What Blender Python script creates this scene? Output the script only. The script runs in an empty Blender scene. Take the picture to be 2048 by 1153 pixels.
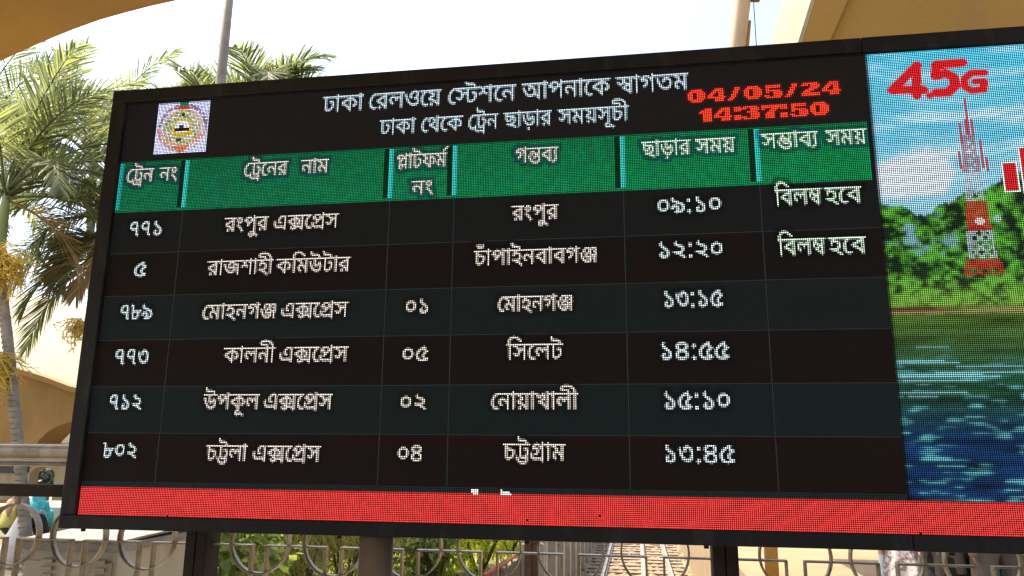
import bpy, bmesh, math, random
import numpy as np
from mathutils import Vector, Matrix

# ------------------------------------------------------------------ camera, world, sun, exposure
S = bpy.context.scene
COL = S.collection
CAM_Z = 1.55
F_PX, C_PX = 1524.7, (1024.0, 576.5)
R2 = Vector((0.99996298, -0.00180240, 0.00841330))
U2 = Vector((-0.00860420, -0.20947086, 0.97777703))
FW = Vector((0.0, 0.97781323, 0.20947862))
camd = bpy.data.cameras.new("camera"); camd.sensor_width = 36.0; camd.lens = F_PX / 2048 * 36
camd.clip_start = 0.05; camd.clip_end = 5000
cam = bpy.data.objects.new("camera", camd); COL.objects.link(cam)
M = Matrix((R2, U2, -FW)).transposed().to_4x4(); M.translation = (0, 0, CAM_Z)
cam.matrix_world = M
S.camera = cam

SUN_EL = math.radians(62)
SUN_DIR = Vector((-0.88 * math.cos(SUN_EL), 0.475 * math.cos(SUN_EL), math.sin(SUN_EL)))
W = bpy.data.worlds.new("World"); S.world = W; W.use_nodes = True
wn = W.node_tree.nodes; wl = W.node_tree.links
sky = wn.new("ShaderNodeTexSky"); sky.sky_type = 'NISHITA'; sky.sun_disc = False
sky.sun_elevation = SUN_EL; sky.sun_rotation = math.atan2(SUN_DIR.x, SUN_DIR.y)
sky.dust_density = 4.2; sky.air_density = 1.0; sky.ozone_density = 0.8
bg = wn["Background"]; bg.inputs[1].default_value = 0.15
wl.new(sky.outputs[0], bg.inputs[0])
sund = bpy.data.lights.new("sun", 'SUN'); sund.energy = 3.6; sund.angle = math.radians(0.6); sund.color = (1.0, 0.93, 0.80)
sun = bpy.data.objects.new("sun", sund); COL.objects.link(sun)
sun.rotation_euler = SUN_DIR.to_track_quat('Z', 'Y').to_euler()
S.view_settings.view_transform = 'Standard'; S.view_settings.look = 'None'; S.view_settings.gamma = 1
EXPOSURE = 1.6
S.view_settings.exposure = EXPOSURE
GAIN = 2 ** EXPOSURE
S.cycles.max_bounces = 6; S.cycles.transparent_max_bounces = 8

# ------------------------------------------------------------------ station frame: a along the fence, b away from the hall
UA = Vector((0.98740861, -0.15819055, 0)); NB = Vector((0.15819055, 0.98740861, 0))
YAW = math.atan2(UA.y, UA.x)
def P(a, b, z): return UA * a + NB * b + Vector((0, 0, z))
def ray(px, py): return R2 * ((px - C_PX[0]) / F_PX) - U2 * ((py - C_PX[1]) / F_PX) + FW
def on_b(px, py, b):            # (a, z) where a sight line meets the plane b = const
    d = ray(px, py); t = b / d.dot(NB); q = d * t
    return q.dot(UA), q.z + CAM_Z
def on_z(px, py, z):
    d = ray(px, py); t = (z - CAM_Z) / d.z; q = d * t
    return q.dot(UA), q.dot(NB)

# ------------------------------------------------------------------ helpers
def tag(o, label=None, cat=None, group=None, kind=None):
    if label: o['label'] = label
    if cat: o['category'] = cat
    if group: o['group'] = group
    if kind: o['kind'] = kind
    return o
def empty(name, loc, label, cat, group=None, rz=0.0):
    o = bpy.data.objects.new(name, None); COL.objects.link(o); o.location = loc; o.rotation_euler = (0, 0, rz)
    o.empty_display_size = 0.1
    bpy.context.view_layer.update()
    return tag(o, label, cat, group)
def link(name, me, mat, parent=None):
    if not isinstance(mat, (list, tuple)): mat = [mat]
    for m in mat: me.materials.append(m)
    o = bpy.data.objects.new(name, me); COL.objects.link(o)
    if parent is not None:
        o.parent = parent
        w = parent
        mw = Matrix.Identity(4)
        chain = []
        while w is not None: chain.append(w); w = w.parent
        for q in reversed(chain):
            mw = mw @ q.matrix_parent_inverse @ q.matrix_basis
        o.matrix_parent_inverse = mw.inverted()
    return o
class MB:
    """collects world-space shapes for one mesh"""
    def __init__(s): s.bm = bmesh.new()
    def face(s, pts, smooth=False):
        f = s.bm.faces.new([s.bm.verts.new(p) for p in pts]); f.smooth = smooth; return f
    def box(s, o, x, y, z):               # corner + three edge vectors
        v = [s.bm.verts.new(o + x * i + y * j + z * k) for k in (0, 1) for j in (0, 1) for i in (0, 1)]
        for q in ((0, 2, 3, 1), (4, 5, 7, 6), (0, 1, 5, 4), (2, 6, 7, 3), (1, 3, 7, 5), (0, 4, 6, 2)):
            s.bm.faces.new([v[i] for i in q])
        return s
    def abox(s, a0, a1, b0, b1, z0, z1):  # box in the station frame
        return s.box(P(a0, b0, z0), UA * (a1 - a0), NB * (b1 - b0), Vector((0, 0, z1 - z0)))
    def tube(s, pts, rad, n=10, cap=True, smooth=True):
        if not isinstance(rad, (list, tuple)): rad = [rad] * len(pts)
        rings = []
        pts = [Vector(p) for p in pts]
        ref = None
        for i, p in enumerate(pts):
            t = (pts[min(i + 1, len(pts) - 1)] - pts[max(i - 1, 0)]).normalized()
            if ref is None:
                ref = t.orthogonal().normalized()
            ref = (ref - t * ref.dot(t)).normalized()
            c = t.cross(ref)
            rings.append([s.bm.verts.new(p + (ref * math.cos(k * math.tau / n) + c * math.sin(k * math.tau / n)) * rad[i]) for k in range(n)])
        for r0, r1 in zip(rings, rings[1:]):
            for k in range(n):
                f = s.bm.faces.new((r0[k], r0[(k + 1) % n], r1[(k + 1) % n], r1[k])); f.smooth = smooth
        if cap:
            s.bm.faces.new(rings[0][::-1]); s.bm.faces.new(rings[-1])
        return s
    def prism(s, pts, d):                 # closed outline extruded along d
        a = [s.bm.verts.new(p) for p in pts]; b = [s.bm.verts.new(Vector(p) + d) for p in pts]
        s.bm.faces.new(a); s.bm.faces.new(b[::-1])
        for i in range(len(a)):
            j = (i + 1) % len(a); s.bm.faces.new((a[j], a[i], b[i], b[j]))
        return s
    def strip(s, rows, smooth=True):      # grid of points
        g = [[s.bm.verts.new(p) for p in r] for r in rows]
        for r0, r1 in zip(g, g[1:]):
            for k in range(len(r0) - 1):
                f = s.bm.faces.new((r0[k], r0[k + 1], r1[k + 1], r1[k])); f.smooth = smooth
        return s
    def done(s, name, mat, parent=None, bevel=0.0, fix=True):
        if fix: bmesh.ops.recalc_face_normals(s.bm, faces=s.bm.faces)
        me = bpy.data.meshes.new(name); s.bm.to_mesh(me); s.bm.free()
        o = link(name, me, mat, parent)
        if bevel:
            m = o.modifiers.new("bevel", 'BEVEL'); m.width = bevel; m.segments = 2; m.limit_method = 'ANGLE'
        return o

# ------------------------------------------------------------------ materials
def srgb(r, g, b):
    f = lambda c: (c / 255 / 12.92) if c / 255 <= 0.04045 else ((c / 255 + 0.055) / 1.055) ** 2.4
    return (f(r), f(g), f(b), 1)
def mat(name, c0, c1=None, scale=6.0, rough=0.6, metal=0.0, bump=0.0, detail=6.0, stretch=(1, 1, 1), spec=0.5, lo=0.35, hi=0.65, bscale=None, stain=None):
    m = bpy.data.materials.new(name); m.use_nodes = True
    n = m.node_tree.nodes; l = m.node_tree.links; p = n["Principled BSDF"]
    p.inputs["Roughness"].default_value = rough; p.inputs["Metallic"].default_value = metal
    p.inputs["Specular IOR Level"].default_value = spec
    c1 = c1 or tuple(c * 0.8 for c in c0[:3]) + (1,)
    tc = n.new("ShaderNodeTexCoord"); mp = n.new("ShaderNodeMapping"); mp.inputs["Scale"].default_value = stretch
    l.new(tc.outputs["Object"], mp.inputs[0])
    nz = n.new("ShaderNodeTexNoise"); nz.inputs["Scale"].default_value = scale; nz.inputs["Detail"].default_value = detail
    l.new(mp.outputs[0], nz.inputs["Vector"])
    cr = n.new("ShaderNodeValToRGB"); cr.color_ramp.elements[0].position = lo; cr.color_ramp.elements[1].position = hi
    cr.color_ramp.elements[0].color = c0[:3] + (1,); cr.color_ramp.elements[1].color = c1[:3] + (1,)
    l.new(nz.outputs[0], cr.inputs[0]); l.new(cr.outputs[0], p.inputs["Base Color"])
    if stain:                          # rain streaks and blotches: (colour, vertical stretch, scale, amount)
        ms = n.new("ShaderNodeMapping"); ms.inputs["Scale"].default_value = (1, 1, stain[1]); l.new(tc.outputs["Object"], ms.inputs[0])
        ns = n.new("ShaderNodeTexNoise"); ns.inputs["Scale"].default_value = stain[2]; ns.inputs["Detail"].default_value = 8; ns.inputs["Roughness"].default_value = .7
        l.new(ms.outputs[0], ns.inputs["Vector"])
        rs = n.new("ShaderNodeMapRange"); rs.inputs[1].default_value = .52; rs.inputs[2].default_value = .72; rs.inputs[4].default_value = stain[3]
        l.new(ns.outputs[0], rs.inputs[0])
        mx = n.new("ShaderNodeMix"); mx.data_type = 'RGBA'; mx.inputs["B"].default_value = stain[0] + (1,)
        l.new(rs.outputs[0], mx.inputs["Factor"]); l.new(cr.outputs[0], mx.inputs["A"]); l.new(mx.outputs["Result"], p.inputs["Base Color"])
    if bump:
        nb = n.new("ShaderNodeTexNoise"); nb.inputs["Scale"].default_value = bscale or scale * 8; nb.inputs["Detail"].default_value = 6
        l.new(mp.outputs[0], nb.inputs["Vector"])
        b = n.new("ShaderNodeBump"); b.inputs["Strength"].default_value = bump; b.inputs["Distance"].default_value = 0.02
        l.new(nb.outputs[0], b.inputs["Height"]); l.new(b.outputs[0], p.inputs["Normal"])
    return m
def leafmat(name, dark, mid, light, trans=0.45, rough=0.45):
    """leaves: colour differs from leaf to leaf, light passes through"""
    m = bpy.data.materials.new(name); m.use_nodes = True
    n = m.node_tree.nodes; l = m.node_tree.links; p = n["Principled BSDF"]; out = n["Material Output"]
    g = n.new("ShaderNodeNewGeometry"); cr = n.new("ShaderNodeValToRGB"); e = cr.color_ramp.elements
    e[0].color = dark + (1,); e[1].color = light + (1,); k = e.new(0.55); k.color = mid + (1,)
    l.new(g.outputs["Random Per Island"], cr.inputs[0]); l.new(cr.outputs[0], p.inputs["Base Color"])
    p.inputs["Roughness"].default_value = rough
    t = n.new("ShaderNodeBsdfTranslucent"); hs = n.new("ShaderNodeHueSaturation")
    hs.inputs["Hue"].default_value = 0.485; hs.inputs["Saturation"].default_value = 1.1; hs.inputs["Value"].default_value = 1.9
    l.new(cr.outputs[0], hs.inputs["Color"]); l.new(hs.outputs[0], t.inputs[0])
    mx = n.new("ShaderNodeMixShader"); mx.inputs[0].default_value = trans
    l.new(p.outputs[0], mx.inputs[1]); l.new(t.outputs[0], mx.inputs[2]); l.new(mx.outputs[0], out.inputs[0])
    return m

M_OCHRE = mat("ochre_plaster", (0.39, 0.225, 0.050), (0.31, 0.175, 0.040), scale=1.1, rough=0.85, bump=0.25, bscale=30, stain=((0.17, 0.11, 0.045), .5, 1.6, .55))
M_OCHRESHADE = mat("shaded_ochre_plaster", (0.26, 0.145, 0.034), (0.20, 0.11, 0.026), scale=0.6, rough=0.85, bump=0.2, bscale=20, stain=((0.12, 0.075, 0.03), .4, 1.2, .5))  # ochre darkened: the shade on the arcade front is put into its colour
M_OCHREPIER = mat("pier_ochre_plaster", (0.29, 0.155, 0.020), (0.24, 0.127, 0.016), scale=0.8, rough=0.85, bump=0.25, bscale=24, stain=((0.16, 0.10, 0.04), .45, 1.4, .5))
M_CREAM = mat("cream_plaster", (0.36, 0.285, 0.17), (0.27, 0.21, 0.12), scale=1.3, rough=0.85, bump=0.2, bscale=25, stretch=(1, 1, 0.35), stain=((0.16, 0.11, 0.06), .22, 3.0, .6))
M_ROOF = mat("pale_roof", (0.36, 0.30, 0.19), (0.30, 0.25, 0.16), scale=0.7, rough=0.8)
M_STEEL = mat("dull_railing_steel", (0.31, 0.255, 0.17), (0.20, 0.155, 0.095), scale=14, rough=0.42, metal=0.55, bump=0.12, stain=((0.085, 0.040, 0.018), 1, 22, .8))
M_BROWN = mat("dark_brown_paint", (0.042, 0.029, 0.017), (0.022, 0.015, 0.010), scale=7, rough=0.75, bump=0.05, spec=0.15)
M_POLE = mat("weathered_pipe", (0.17, 0.115, 0.065), (0.075, 0.05, 0.03), scale=7, rough=0.6, bump=0.15, stretch=(1, 1, 0.3))
M_BEZEL = mat("black_bezel_paint", (0.008, 0.007, 0.0065), (0.014, 0.0115, 0.010), scale=5, rough=0.62, bump=0.05, spec=0.22, stain=((0.05, 0.045, 0.038), .3, 14, .55))
M_MASK = mat("black_screen_mask", (0.0045, 0.0042, 0.0042), (0.0065, 0.006, 0.006), scale=40, rough=0.7, spec=0.16)
M_GALV = mat("galvanised_pole", (0.25, 0.215, 0.165), (0.175, 0.15, 0.11), scale=6, rough=0.6, metal=0.1, bump=0.06)
M_CAB = mat("grey_cabinet_paint", (0.43, 0.375, 0.27), (0.34, 0.30, 0.21), scale=3, rough=0.55, bump=0.05, stain=((0.20, 0.13, 0.07), .25, 9, .6))
M_CABTOP = mat("bright_cabinet_top", (0.25, 0.23, 0.19), (0.16, 0.145, 0.12), scale=9, rough=0.6, bump=0.1)
M_TRUNK = mat("palm_bark", (0.30, 0.25, 0.19), (0.17, 0.135, 0.095), scale=9, rough=0.85, bump=0.4, bscale=40)
M_TRUNKG = mat("smooth_green_trunk", (0.30, 0.31, 0.20), (0.21, 0.225, 0.14), scale=6, rough=0.7, bump=0.15, stretch=(1, 1, .4))
M_RING = mat("leaf_scar_ring", (0.10, 0.082, 0.06), (0.15, 0.12, 0.09), scale=12, rough=0.9)
M_SHAFT = mat("crownshaft_green", (0.16, 0.22, 0.07), (0.24, 0.27, 0.10), scale=4, rough=0.5, stretch=(1, 1, .3))
M_PETIOLE = mat("petiole", (0.24, 0.27, 0.09), (0.34, 0.30, 0.12), scale=6, rough=0.5)
M_FROND = leafmat("palm_leaflet", (0.068, 0.085, 0.044), (0.125, 0.152, 0.066), (0.255, 0.285, 0.09), 0.44, 0.42)
M_DEADFROND = leafmat("dry_leaflet", (0.16, 0.12, 0.06), (0.26, 0.19, 0.09), (0.36, 0.27, 0.12), 0.3, 0.6)
M_FLOWER = mat("yellow_flower_strand", (0.62, 0.41, 0.045), (0.50, 0.34, 0.04), scale=12, rough=0.6)
M_BROADLEAF = leafmat("broad_leaf", (0.08, 0.115, 0.035), (0.19, 0.25, 0.065), (0.42, 0.45, 0.15), 0.5)
M_BRIGHTLEAF = leafmat("bright_leaf", (0.20, 0.28, 0.035), (0.34, 0.43, 0.05), (0.54, 0.57, 0.10), 0.55)
M_FEATHER = leafmat("feather_leaf", (0.20, 0.22, 0.065), (0.33, 0.34, 0.10), (0.50, 0.46, 0.16), 0.55)
M_HAZELEAF = leafmat("hazed_far_leaf", (0.035, 0.045, 0.035), (0.05, 0.062, 0.045), (0.07, 0.082, 0.06), 0.3)  # dark green with the grey of distance haze mixed into the colour
M_TWIG = mat("twig", (0.16, 0.11, 0.065), (0.10, 0.07, 0.04), scale=10, rough=0.9)
M_SOIL = mat("garden_soil", (0.16, 0.12, 0.07), (0.10, 0.09, 0.04), scale=3, rough=0.95, bump=0.4)
M_BALLAST = mat("ballast_stone", (0.31, 0.23, 0.13), (0.15, 0.108, 0.06), scale=11, rough=0.95, bump=1.0, bscale=30)
M_PAVE = mat("platform_concrete", (0.27, 0.185, 0.092), (0.22, 0.15, 0.072), scale=1.4, rough=0.9, bump=0.1)
M_FLOOR = mat("hall_floor", (0.30, 0.26, 0.21), (0.24, 0.21, 0.17), scale=2, rough=0.6)
M_EARTH = mat("bare_earth", (0.30, 0.24, 0.15), (0.22, 0.18, 0.11), scale=0.3, rough=0.95, bump=0.3)
M_RAIL = mat("rail_steel", (0.42, 0.36, 0.28), (0.25, 0.17, 0.10), scale=8, rough=0.4, metal=0.5)
M_SLEEPER = mat("sleeper_wood", (0.24, 0.175, 0.11), (0.15, 0.11, 0.07), scale=6, rough=0.9, stretch=(.4, 1, 1))
M_RED = mat("red_rail_paint", (0.42, 0.075, 0.04), (0.30, 0.06, 0.04), scale=6, rough=0.5)
M_WHITE = mat("white_paint", (0.44, 0.39, 0.31), (0.34, 0.30, 0.22), scale=5, rough=0.6, bump=0.05)
M_RUST = mat("rusty_steel", (0.20, 0.095, 0.045), (0.12, 0.06, 0.03), scale=8, rough=0.85, bump=0.2)
M_DARKGAP = mat("dark_shutter", (0.05, 0.042, 0.036), (0.035, 0.03, 0.027), scale=4, rough=0.7)
M_SKIN = mat("skin", (0.24, 0.125, 0.07), (0.20, 0.10, 0.055), scale=6, rough=0.55)
M_HAIR = mat("black_hair", (0.012, 0.010, 0.009), (0.02, 0.016, 0.014), scale=30, rough=0.45, stretch=(1, 1, .2))
def cloth(name, c, c2=None, **k): return mat(name, c, c2 or tuple(x * .72 for x in c), scale=k.pop('scale', 9), rough=.9, bump=.25, **k)
M_TEAL = cloth("teal_sari_cloth", (0.02, 0.36, 0.40), (0.16, 0.52, 0.52), scale=14, lo=.45, hi=.62)
M_YELLOW = cloth("yellow_shirt_cloth", (0.45, 0.38, 0.09))
M_PATTERN = cloth("printed_white_cloth", (0.50, 0.46, 0.45), (0.20, 0.15, 0.15), scale=22, lo=.5, hi=.58)
M_JEANS = cloth("pale_blue_denim", (0.22, 0.27, 0.32))
M_BLACK = cloth("black_cloth", (0.014, 0.013, 0.014))
M_GREYC = cloth("grey_cloth", (0.10, 0.09, 0.08))
M_NAVY = cloth("navy_cloth", (0.045, 0.052, 0.075))
M_GREENB = cloth("green_bag_cloth", (0.03, 0.10, 0.045))
M_SACK = cloth("white_sack_cloth", (0.66, 0.60, 0.56), (0.55, 0.30, 0.28), scale=7, lo=.5, hi=.68)
M_ORANGE = cloth("orange_cloth", (0.50, 0.16, 0.03))
# ------------------------------------------------------------------ setting: ground, platforms, track bed
def sheet(name, a0, a1, b0, b1, z, m):
    mb = MB(); mb.face([P(a0, b0, z), P(a1, b0, z), P(a1, b1, z), P(a0, b1, z)])
    return tag(mb.done(name, m), kind='structure')
sheet("ground", -2500, 2500, -1200, 3000, -1.75, M_EARTH)
mb = MB(); mb.abox(-9, 9, -9, 5.0, -1.6, 0.0); tag(mb.done("hall_floor", M_FLOOR), kind='structure')
mb = MB(); mb.abox(-14, -1.75, 5.0, 60, -1.6, -0.004); tag(mb.done("garden_ground", M_SOIL), kind='structure')
mb = MB(); mb.abox(1.38, 16, 5.0, 60, -1.6, -0.004); tag(mb.done("platform", M_PAVE), kind='structure')
# ballast bed with uneven stones
mb = MB(); rnd = random.Random(5); rows = []
for j in range(0, 161):
    b = 5.0 + j * 0.22
    rows.append([P(-1.75 + i * (3.13 / 36), b, -1.50 + rnd.uniform(-.03, .035)) for i in range(37)])
mb.strip(rows, smooth=False); tag(mb.done("track_ballast", M_BALLAST), kind='structure')
t = empty("railway_track", P(0, 5, -1.45), "dual gauge railway track of three steel rails on sleepers running away", "railway track")
for a in (-0.86, 0.14, 0.80):
    mb = MB()
    mb.abox(a - .035, a + .035, 5.2, 40, -1.37, -1.335); mb.abox(a - .012, a + .012, 5.2, 40, -1.45, -1.37); mb.abox(a - .07, a + .07, 5.2, 40, -1.465, -1.45)
    mb.done("rail", M_RAIL, t)
for k in range(54):
    b = 5.5 + k * 0.64 + rnd.uniform(-.03, .03)
    mb = MB(); mb.abox(-1.32, 1.22, b, b + .25, -1.58, -1.455 + rnd.uniform(-.012, .0)); mb.done("sleeper", M_SLEEPER, t, bevel=.01)

# ------------------------------------------------------------------ concrete roof shell over the hall and the flared pier on the right
def shell():
    o = empty("arched_canopy", P(-3.2, 3.6, 0), "ochre arched concrete canopy sweeping over the top left corner", "canopy")
    px = [(-420, 520), (-300, 345), (-170, 222), (-60, 150), (0, 123), (50, 100), (100, 78), (150, 58), (200, 40), (250, 26), (300, 13), (350, 2), (420, -14), (520, -32), (660, -50), (820, -62), (1000, -68), (1180, -76), (1400, -96), (1700, -135), (2100, -200), (2700, -320)]
    prof = [on_b(x, y, 3.7) for x, y in px]
    b_front, b_back, th = 3.7, -7.0, 0.16
    mb = MB(); rows = []
    def nrm(i):
        (a0, z0), (a1, z1) = prof[max(i - 1, 0)], prof[min(i + 1, len(prof) - 1)]
        d = Vector((a1 - a0, z1 - z0)).normalized(); return Vector((-d.y, d.x))
    out = [(prof[i][0] + nrm(i).x * th, prof[i][1] + nrm(i).y * th) for i in range(len(prof))]
    loop = prof + out[::-1]
    # vault rises a little towards the back
    mb.prism([P(a, b_front, z) for a, z in loop], NB * (b_back - b_front) + Vector((0, 0, 0.55)))
    mb.done("vault", M_OCHRE, o)
    a, z = prof[0]
    mb = MB(); mb.abox(a - .55, a + .02, 3.1, 3.68, 0, z + .1); mb.done("column", M_OCHRE, o, bevel=.03)
shell()
def pier():
    o = empty("flared_pier", P(7.5, 5.6, 0), "ochre concrete pier flaring upwards behind the right end of the board", "pier")
    B = 5.6
    front = [on_b(x, y, B) for x, y in ((1568, 190), (1594, 92), (1622, 0), (1668, -150), (1760, -330))]
    base = on_b(1552, 330, B)
    edge = [base] + front
    far = 9.5; zlow = base[1] - .12
    pts = [P(a, B, z) for a, z in edge] + [P(far, B, edge[-1][1]), P(far, B, 0), P(6.2, B, 0), P(6.0, B, zlow - .5), P(5.2, B, zlow - .1), P(4.0, B, zlow)]
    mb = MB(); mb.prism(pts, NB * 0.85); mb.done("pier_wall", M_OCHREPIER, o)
    # pale outer rib: a rendered strip standing proud of the left edge, in the sun
    mb = MB()
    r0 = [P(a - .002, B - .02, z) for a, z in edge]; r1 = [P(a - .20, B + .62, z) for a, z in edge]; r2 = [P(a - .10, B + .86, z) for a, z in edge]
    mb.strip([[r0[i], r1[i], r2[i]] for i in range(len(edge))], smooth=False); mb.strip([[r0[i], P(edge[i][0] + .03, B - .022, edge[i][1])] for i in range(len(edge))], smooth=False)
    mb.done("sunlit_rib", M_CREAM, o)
    # soffit band and plaster joint on the shaded face
    mb = MB()
    for i0, i1 in ((0, 1), (1, 2), (2, 3), (3, 4)):
        f = front
        w = .30
        mb.prism([P(f[i0][0] + .034, B - .035, f[i0][1]), P(f[i0][0] + w - .12 + .1 * i0 * .5, B - .035, f[i0][1]), P(f[i1][0] + w - .12 + .1 * i1 * .5, B - .035, f[i1][1]), P(f[i1][0] + .034, B - .035, f[i1][1])], NB * .04)
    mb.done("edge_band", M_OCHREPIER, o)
    return o
pier()
# leaning pipe, its bracket and a hanging wire next to the pier
a0, z0 = on_b(1473, 95, 6.4); a1, z1 = on_b(1484, 0, 6.4); da, dz = (a1 - a0) / (z1 - z0), 1
o = empty("leaning_pipe", P(a0, 6.4, 3.6), "tan round pipe leaning slightly left of the sunlit pier rib", "pipe")
mb = MB(); mb.tube([P(a0 + 1.1, 6.4, 3.62), P(a0 + .25, 6.4, 3.62), P(a0 + da * (3.68 - z0) + .06, 6.4, 3.68), P(a0 + da * (3.85 - z0), 6.4, 3.85)] + [P(a0 + da * (h - z0), 6.4, h) for h in (4.6, 5.5, 6.5)], .078, 16); mb.done("pipe", mat("tan_pipe", (0.42, 0.32, 0.20), (0.34, 0.26, 0.165), scale=4, rough=.7, stretch=(1, 1, .3)), o)
mb = MB(); ab, zb = on_b(1514, 2, 6.4); mb.tube([P(ab - .08, 6.4, zb + .03), P(ab, 6.38, zb), P(ab + .06, 6.36, zb + .08)], .03, 8); mb.done("bracket", M_RUST, o)
mb = MB(); ac, zc = on_b(1500, 42, 6.42); ad, zd = on_b(1494, 95, 6.42); mb.tube([P(ac, 6.42, zc), P(ad, 6.42, zd), P(ad - .02, 6.42, zd - .5)], [.012, .02, .022], 8); mb.done("conduit", M_OCHRE, o)
mb = MB(); mb.tube([P(ab - .03, 6.4, zb), P(*((on_b(1513, 95, 6.4)[0], 6.4, on_b(1513, 95, 6.4)[1]))), P(on_b(1514, 150, 6.4)[0], 6.4, on_b(1514, 150, 6.4)[1])], .004, 6); mb.done("wire", M_BROWN, o)
# tall lamp pole at the left
a0, z0 = on_b(441, 168, 7.2)
o = empty("lamp_pole", P(a0, 7.2, 0), "tall slim grey metal pole rising above the board in front of the sky", "pole")
mb = MB(); mb.tube([P(a0, 7.2, h) for h in (0, 1.2, 3, 5, 9)], [.075, .07, .058, .054, .05], 16); mb.done("shaft", M_GALV, o)
mb = MB(); mb.abox(a0 - .15, a0 + .15, 7.05, 7.35, -.02, .03); mb.done("base_plate", M_GALV, o, bevel=.004)
mb = MB(); mb.tube([P(a0, 7.2, 9.0), P(a0 + .35, 7.0, 9.25), P(a0 + .9, 6.8, 9.3)], .03, 10); mb.done("arm", M_GALV, o)

# ------------------------------------------------------------------ fence behind the board
def ring_mesh(mb, a, b, z, r, w=.03, t=.006, n=40, a0=0.0, a1=math.tau):
    rows = []
    for k in range(n + 1):
        u = a0 + (a1 - a0) * k / n; c, s_ = math.cos(u), math.sin(u)
        rows.append([P(a + c * q, bb, z + s_ * q) for q, bb in ((r, b - w / 2), (r, b + w / 2), (r - t, b + w / 2), (r - t, b - w / 2), (r, b - w / 2))])
    mb.strip(rows)
FB = 2.76
fence = empty("station_fence", P(-0.65, FB, 0), "steel fence of rings and brackets under a round handrail, behind the board", "fence")
mb = MB(); mb.tube([P(-4.3, FB, 1.531), P(4.2, FB, 1.531)], .032, 18); mb.done("handrail", M_STEEL, fence)
mb = MB(); mb.tube([P(-4.3, FB + .04, 1.487), P(4.2, FB + .04, 1.487)], .012, 10); mb.done("handrail_rib", M_STEEL, fence)
mb = MB(); mb.abox(-4.3, 4.2, FB - .02, FB + .02, 1.362, 1.408); mb.done("flat_bar", M_BROWN, fence, bevel=.003)
mb = MB(); mb.abox(-4.3, 4.2, FB - .018, FB + .018, .10, .14); mb.done("bottom_bar", M_STEEL, fence, bevel=.003)
posts = [-3.484, -1.60, 0.284, 2.168, 4.05]
ringa = []
for p0 in posts[:-1]:
    ringa += [p0 + .2275 + .2858 * k for k in range(6)]
for a in posts:
    mb = MB(); mb.abox(a - .041, a - .002, FB - .05, FB + .05, 0, 1.50); mb.abox(a + .002, a + .041, FB - .05, FB + .05, 0, 1.50); mb.done("post", M_BROWN, fence, bevel=.003)
ZR = 1.219
for a in ringa:
    mb = MB(); ring_mesh(mb, a, FB, ZR, .116); mb.abox(a - .006, a + .006, FB - .01, FB + .01, ZR + .116, 1.362)
    mb.done("ring", M_STEEL, fence)
def bracket(a0, a1, left, right):
    mb = MB(); z = 1.207; w = .015
    pts = []
    mb.abox(a0, a1, FB - w, FB + w, z - .006, z)
    if left: mb.abox(a0, a0 + .007, FB - w, FB + w, .14, z - .006)
    if right: mb.abox(a1 - .007, a1, FB - w, FB + w, .14, z - .006)
    mb.done("bracket", M_STEEL, fence, bevel=.002)
for i, p0 in enumerate(posts[:-1]):
    r = [p0 + .2275 + .2858 * k for k in range(6)]
    for x, y in zip(r, r[1:]): bracket(x + .026, y - .026, True, True)
    bracket(p0 + .041, r[0] - .026, False, True); bracket(r[-1] + .026, posts[i + 1] - .041, True, False)
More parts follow.
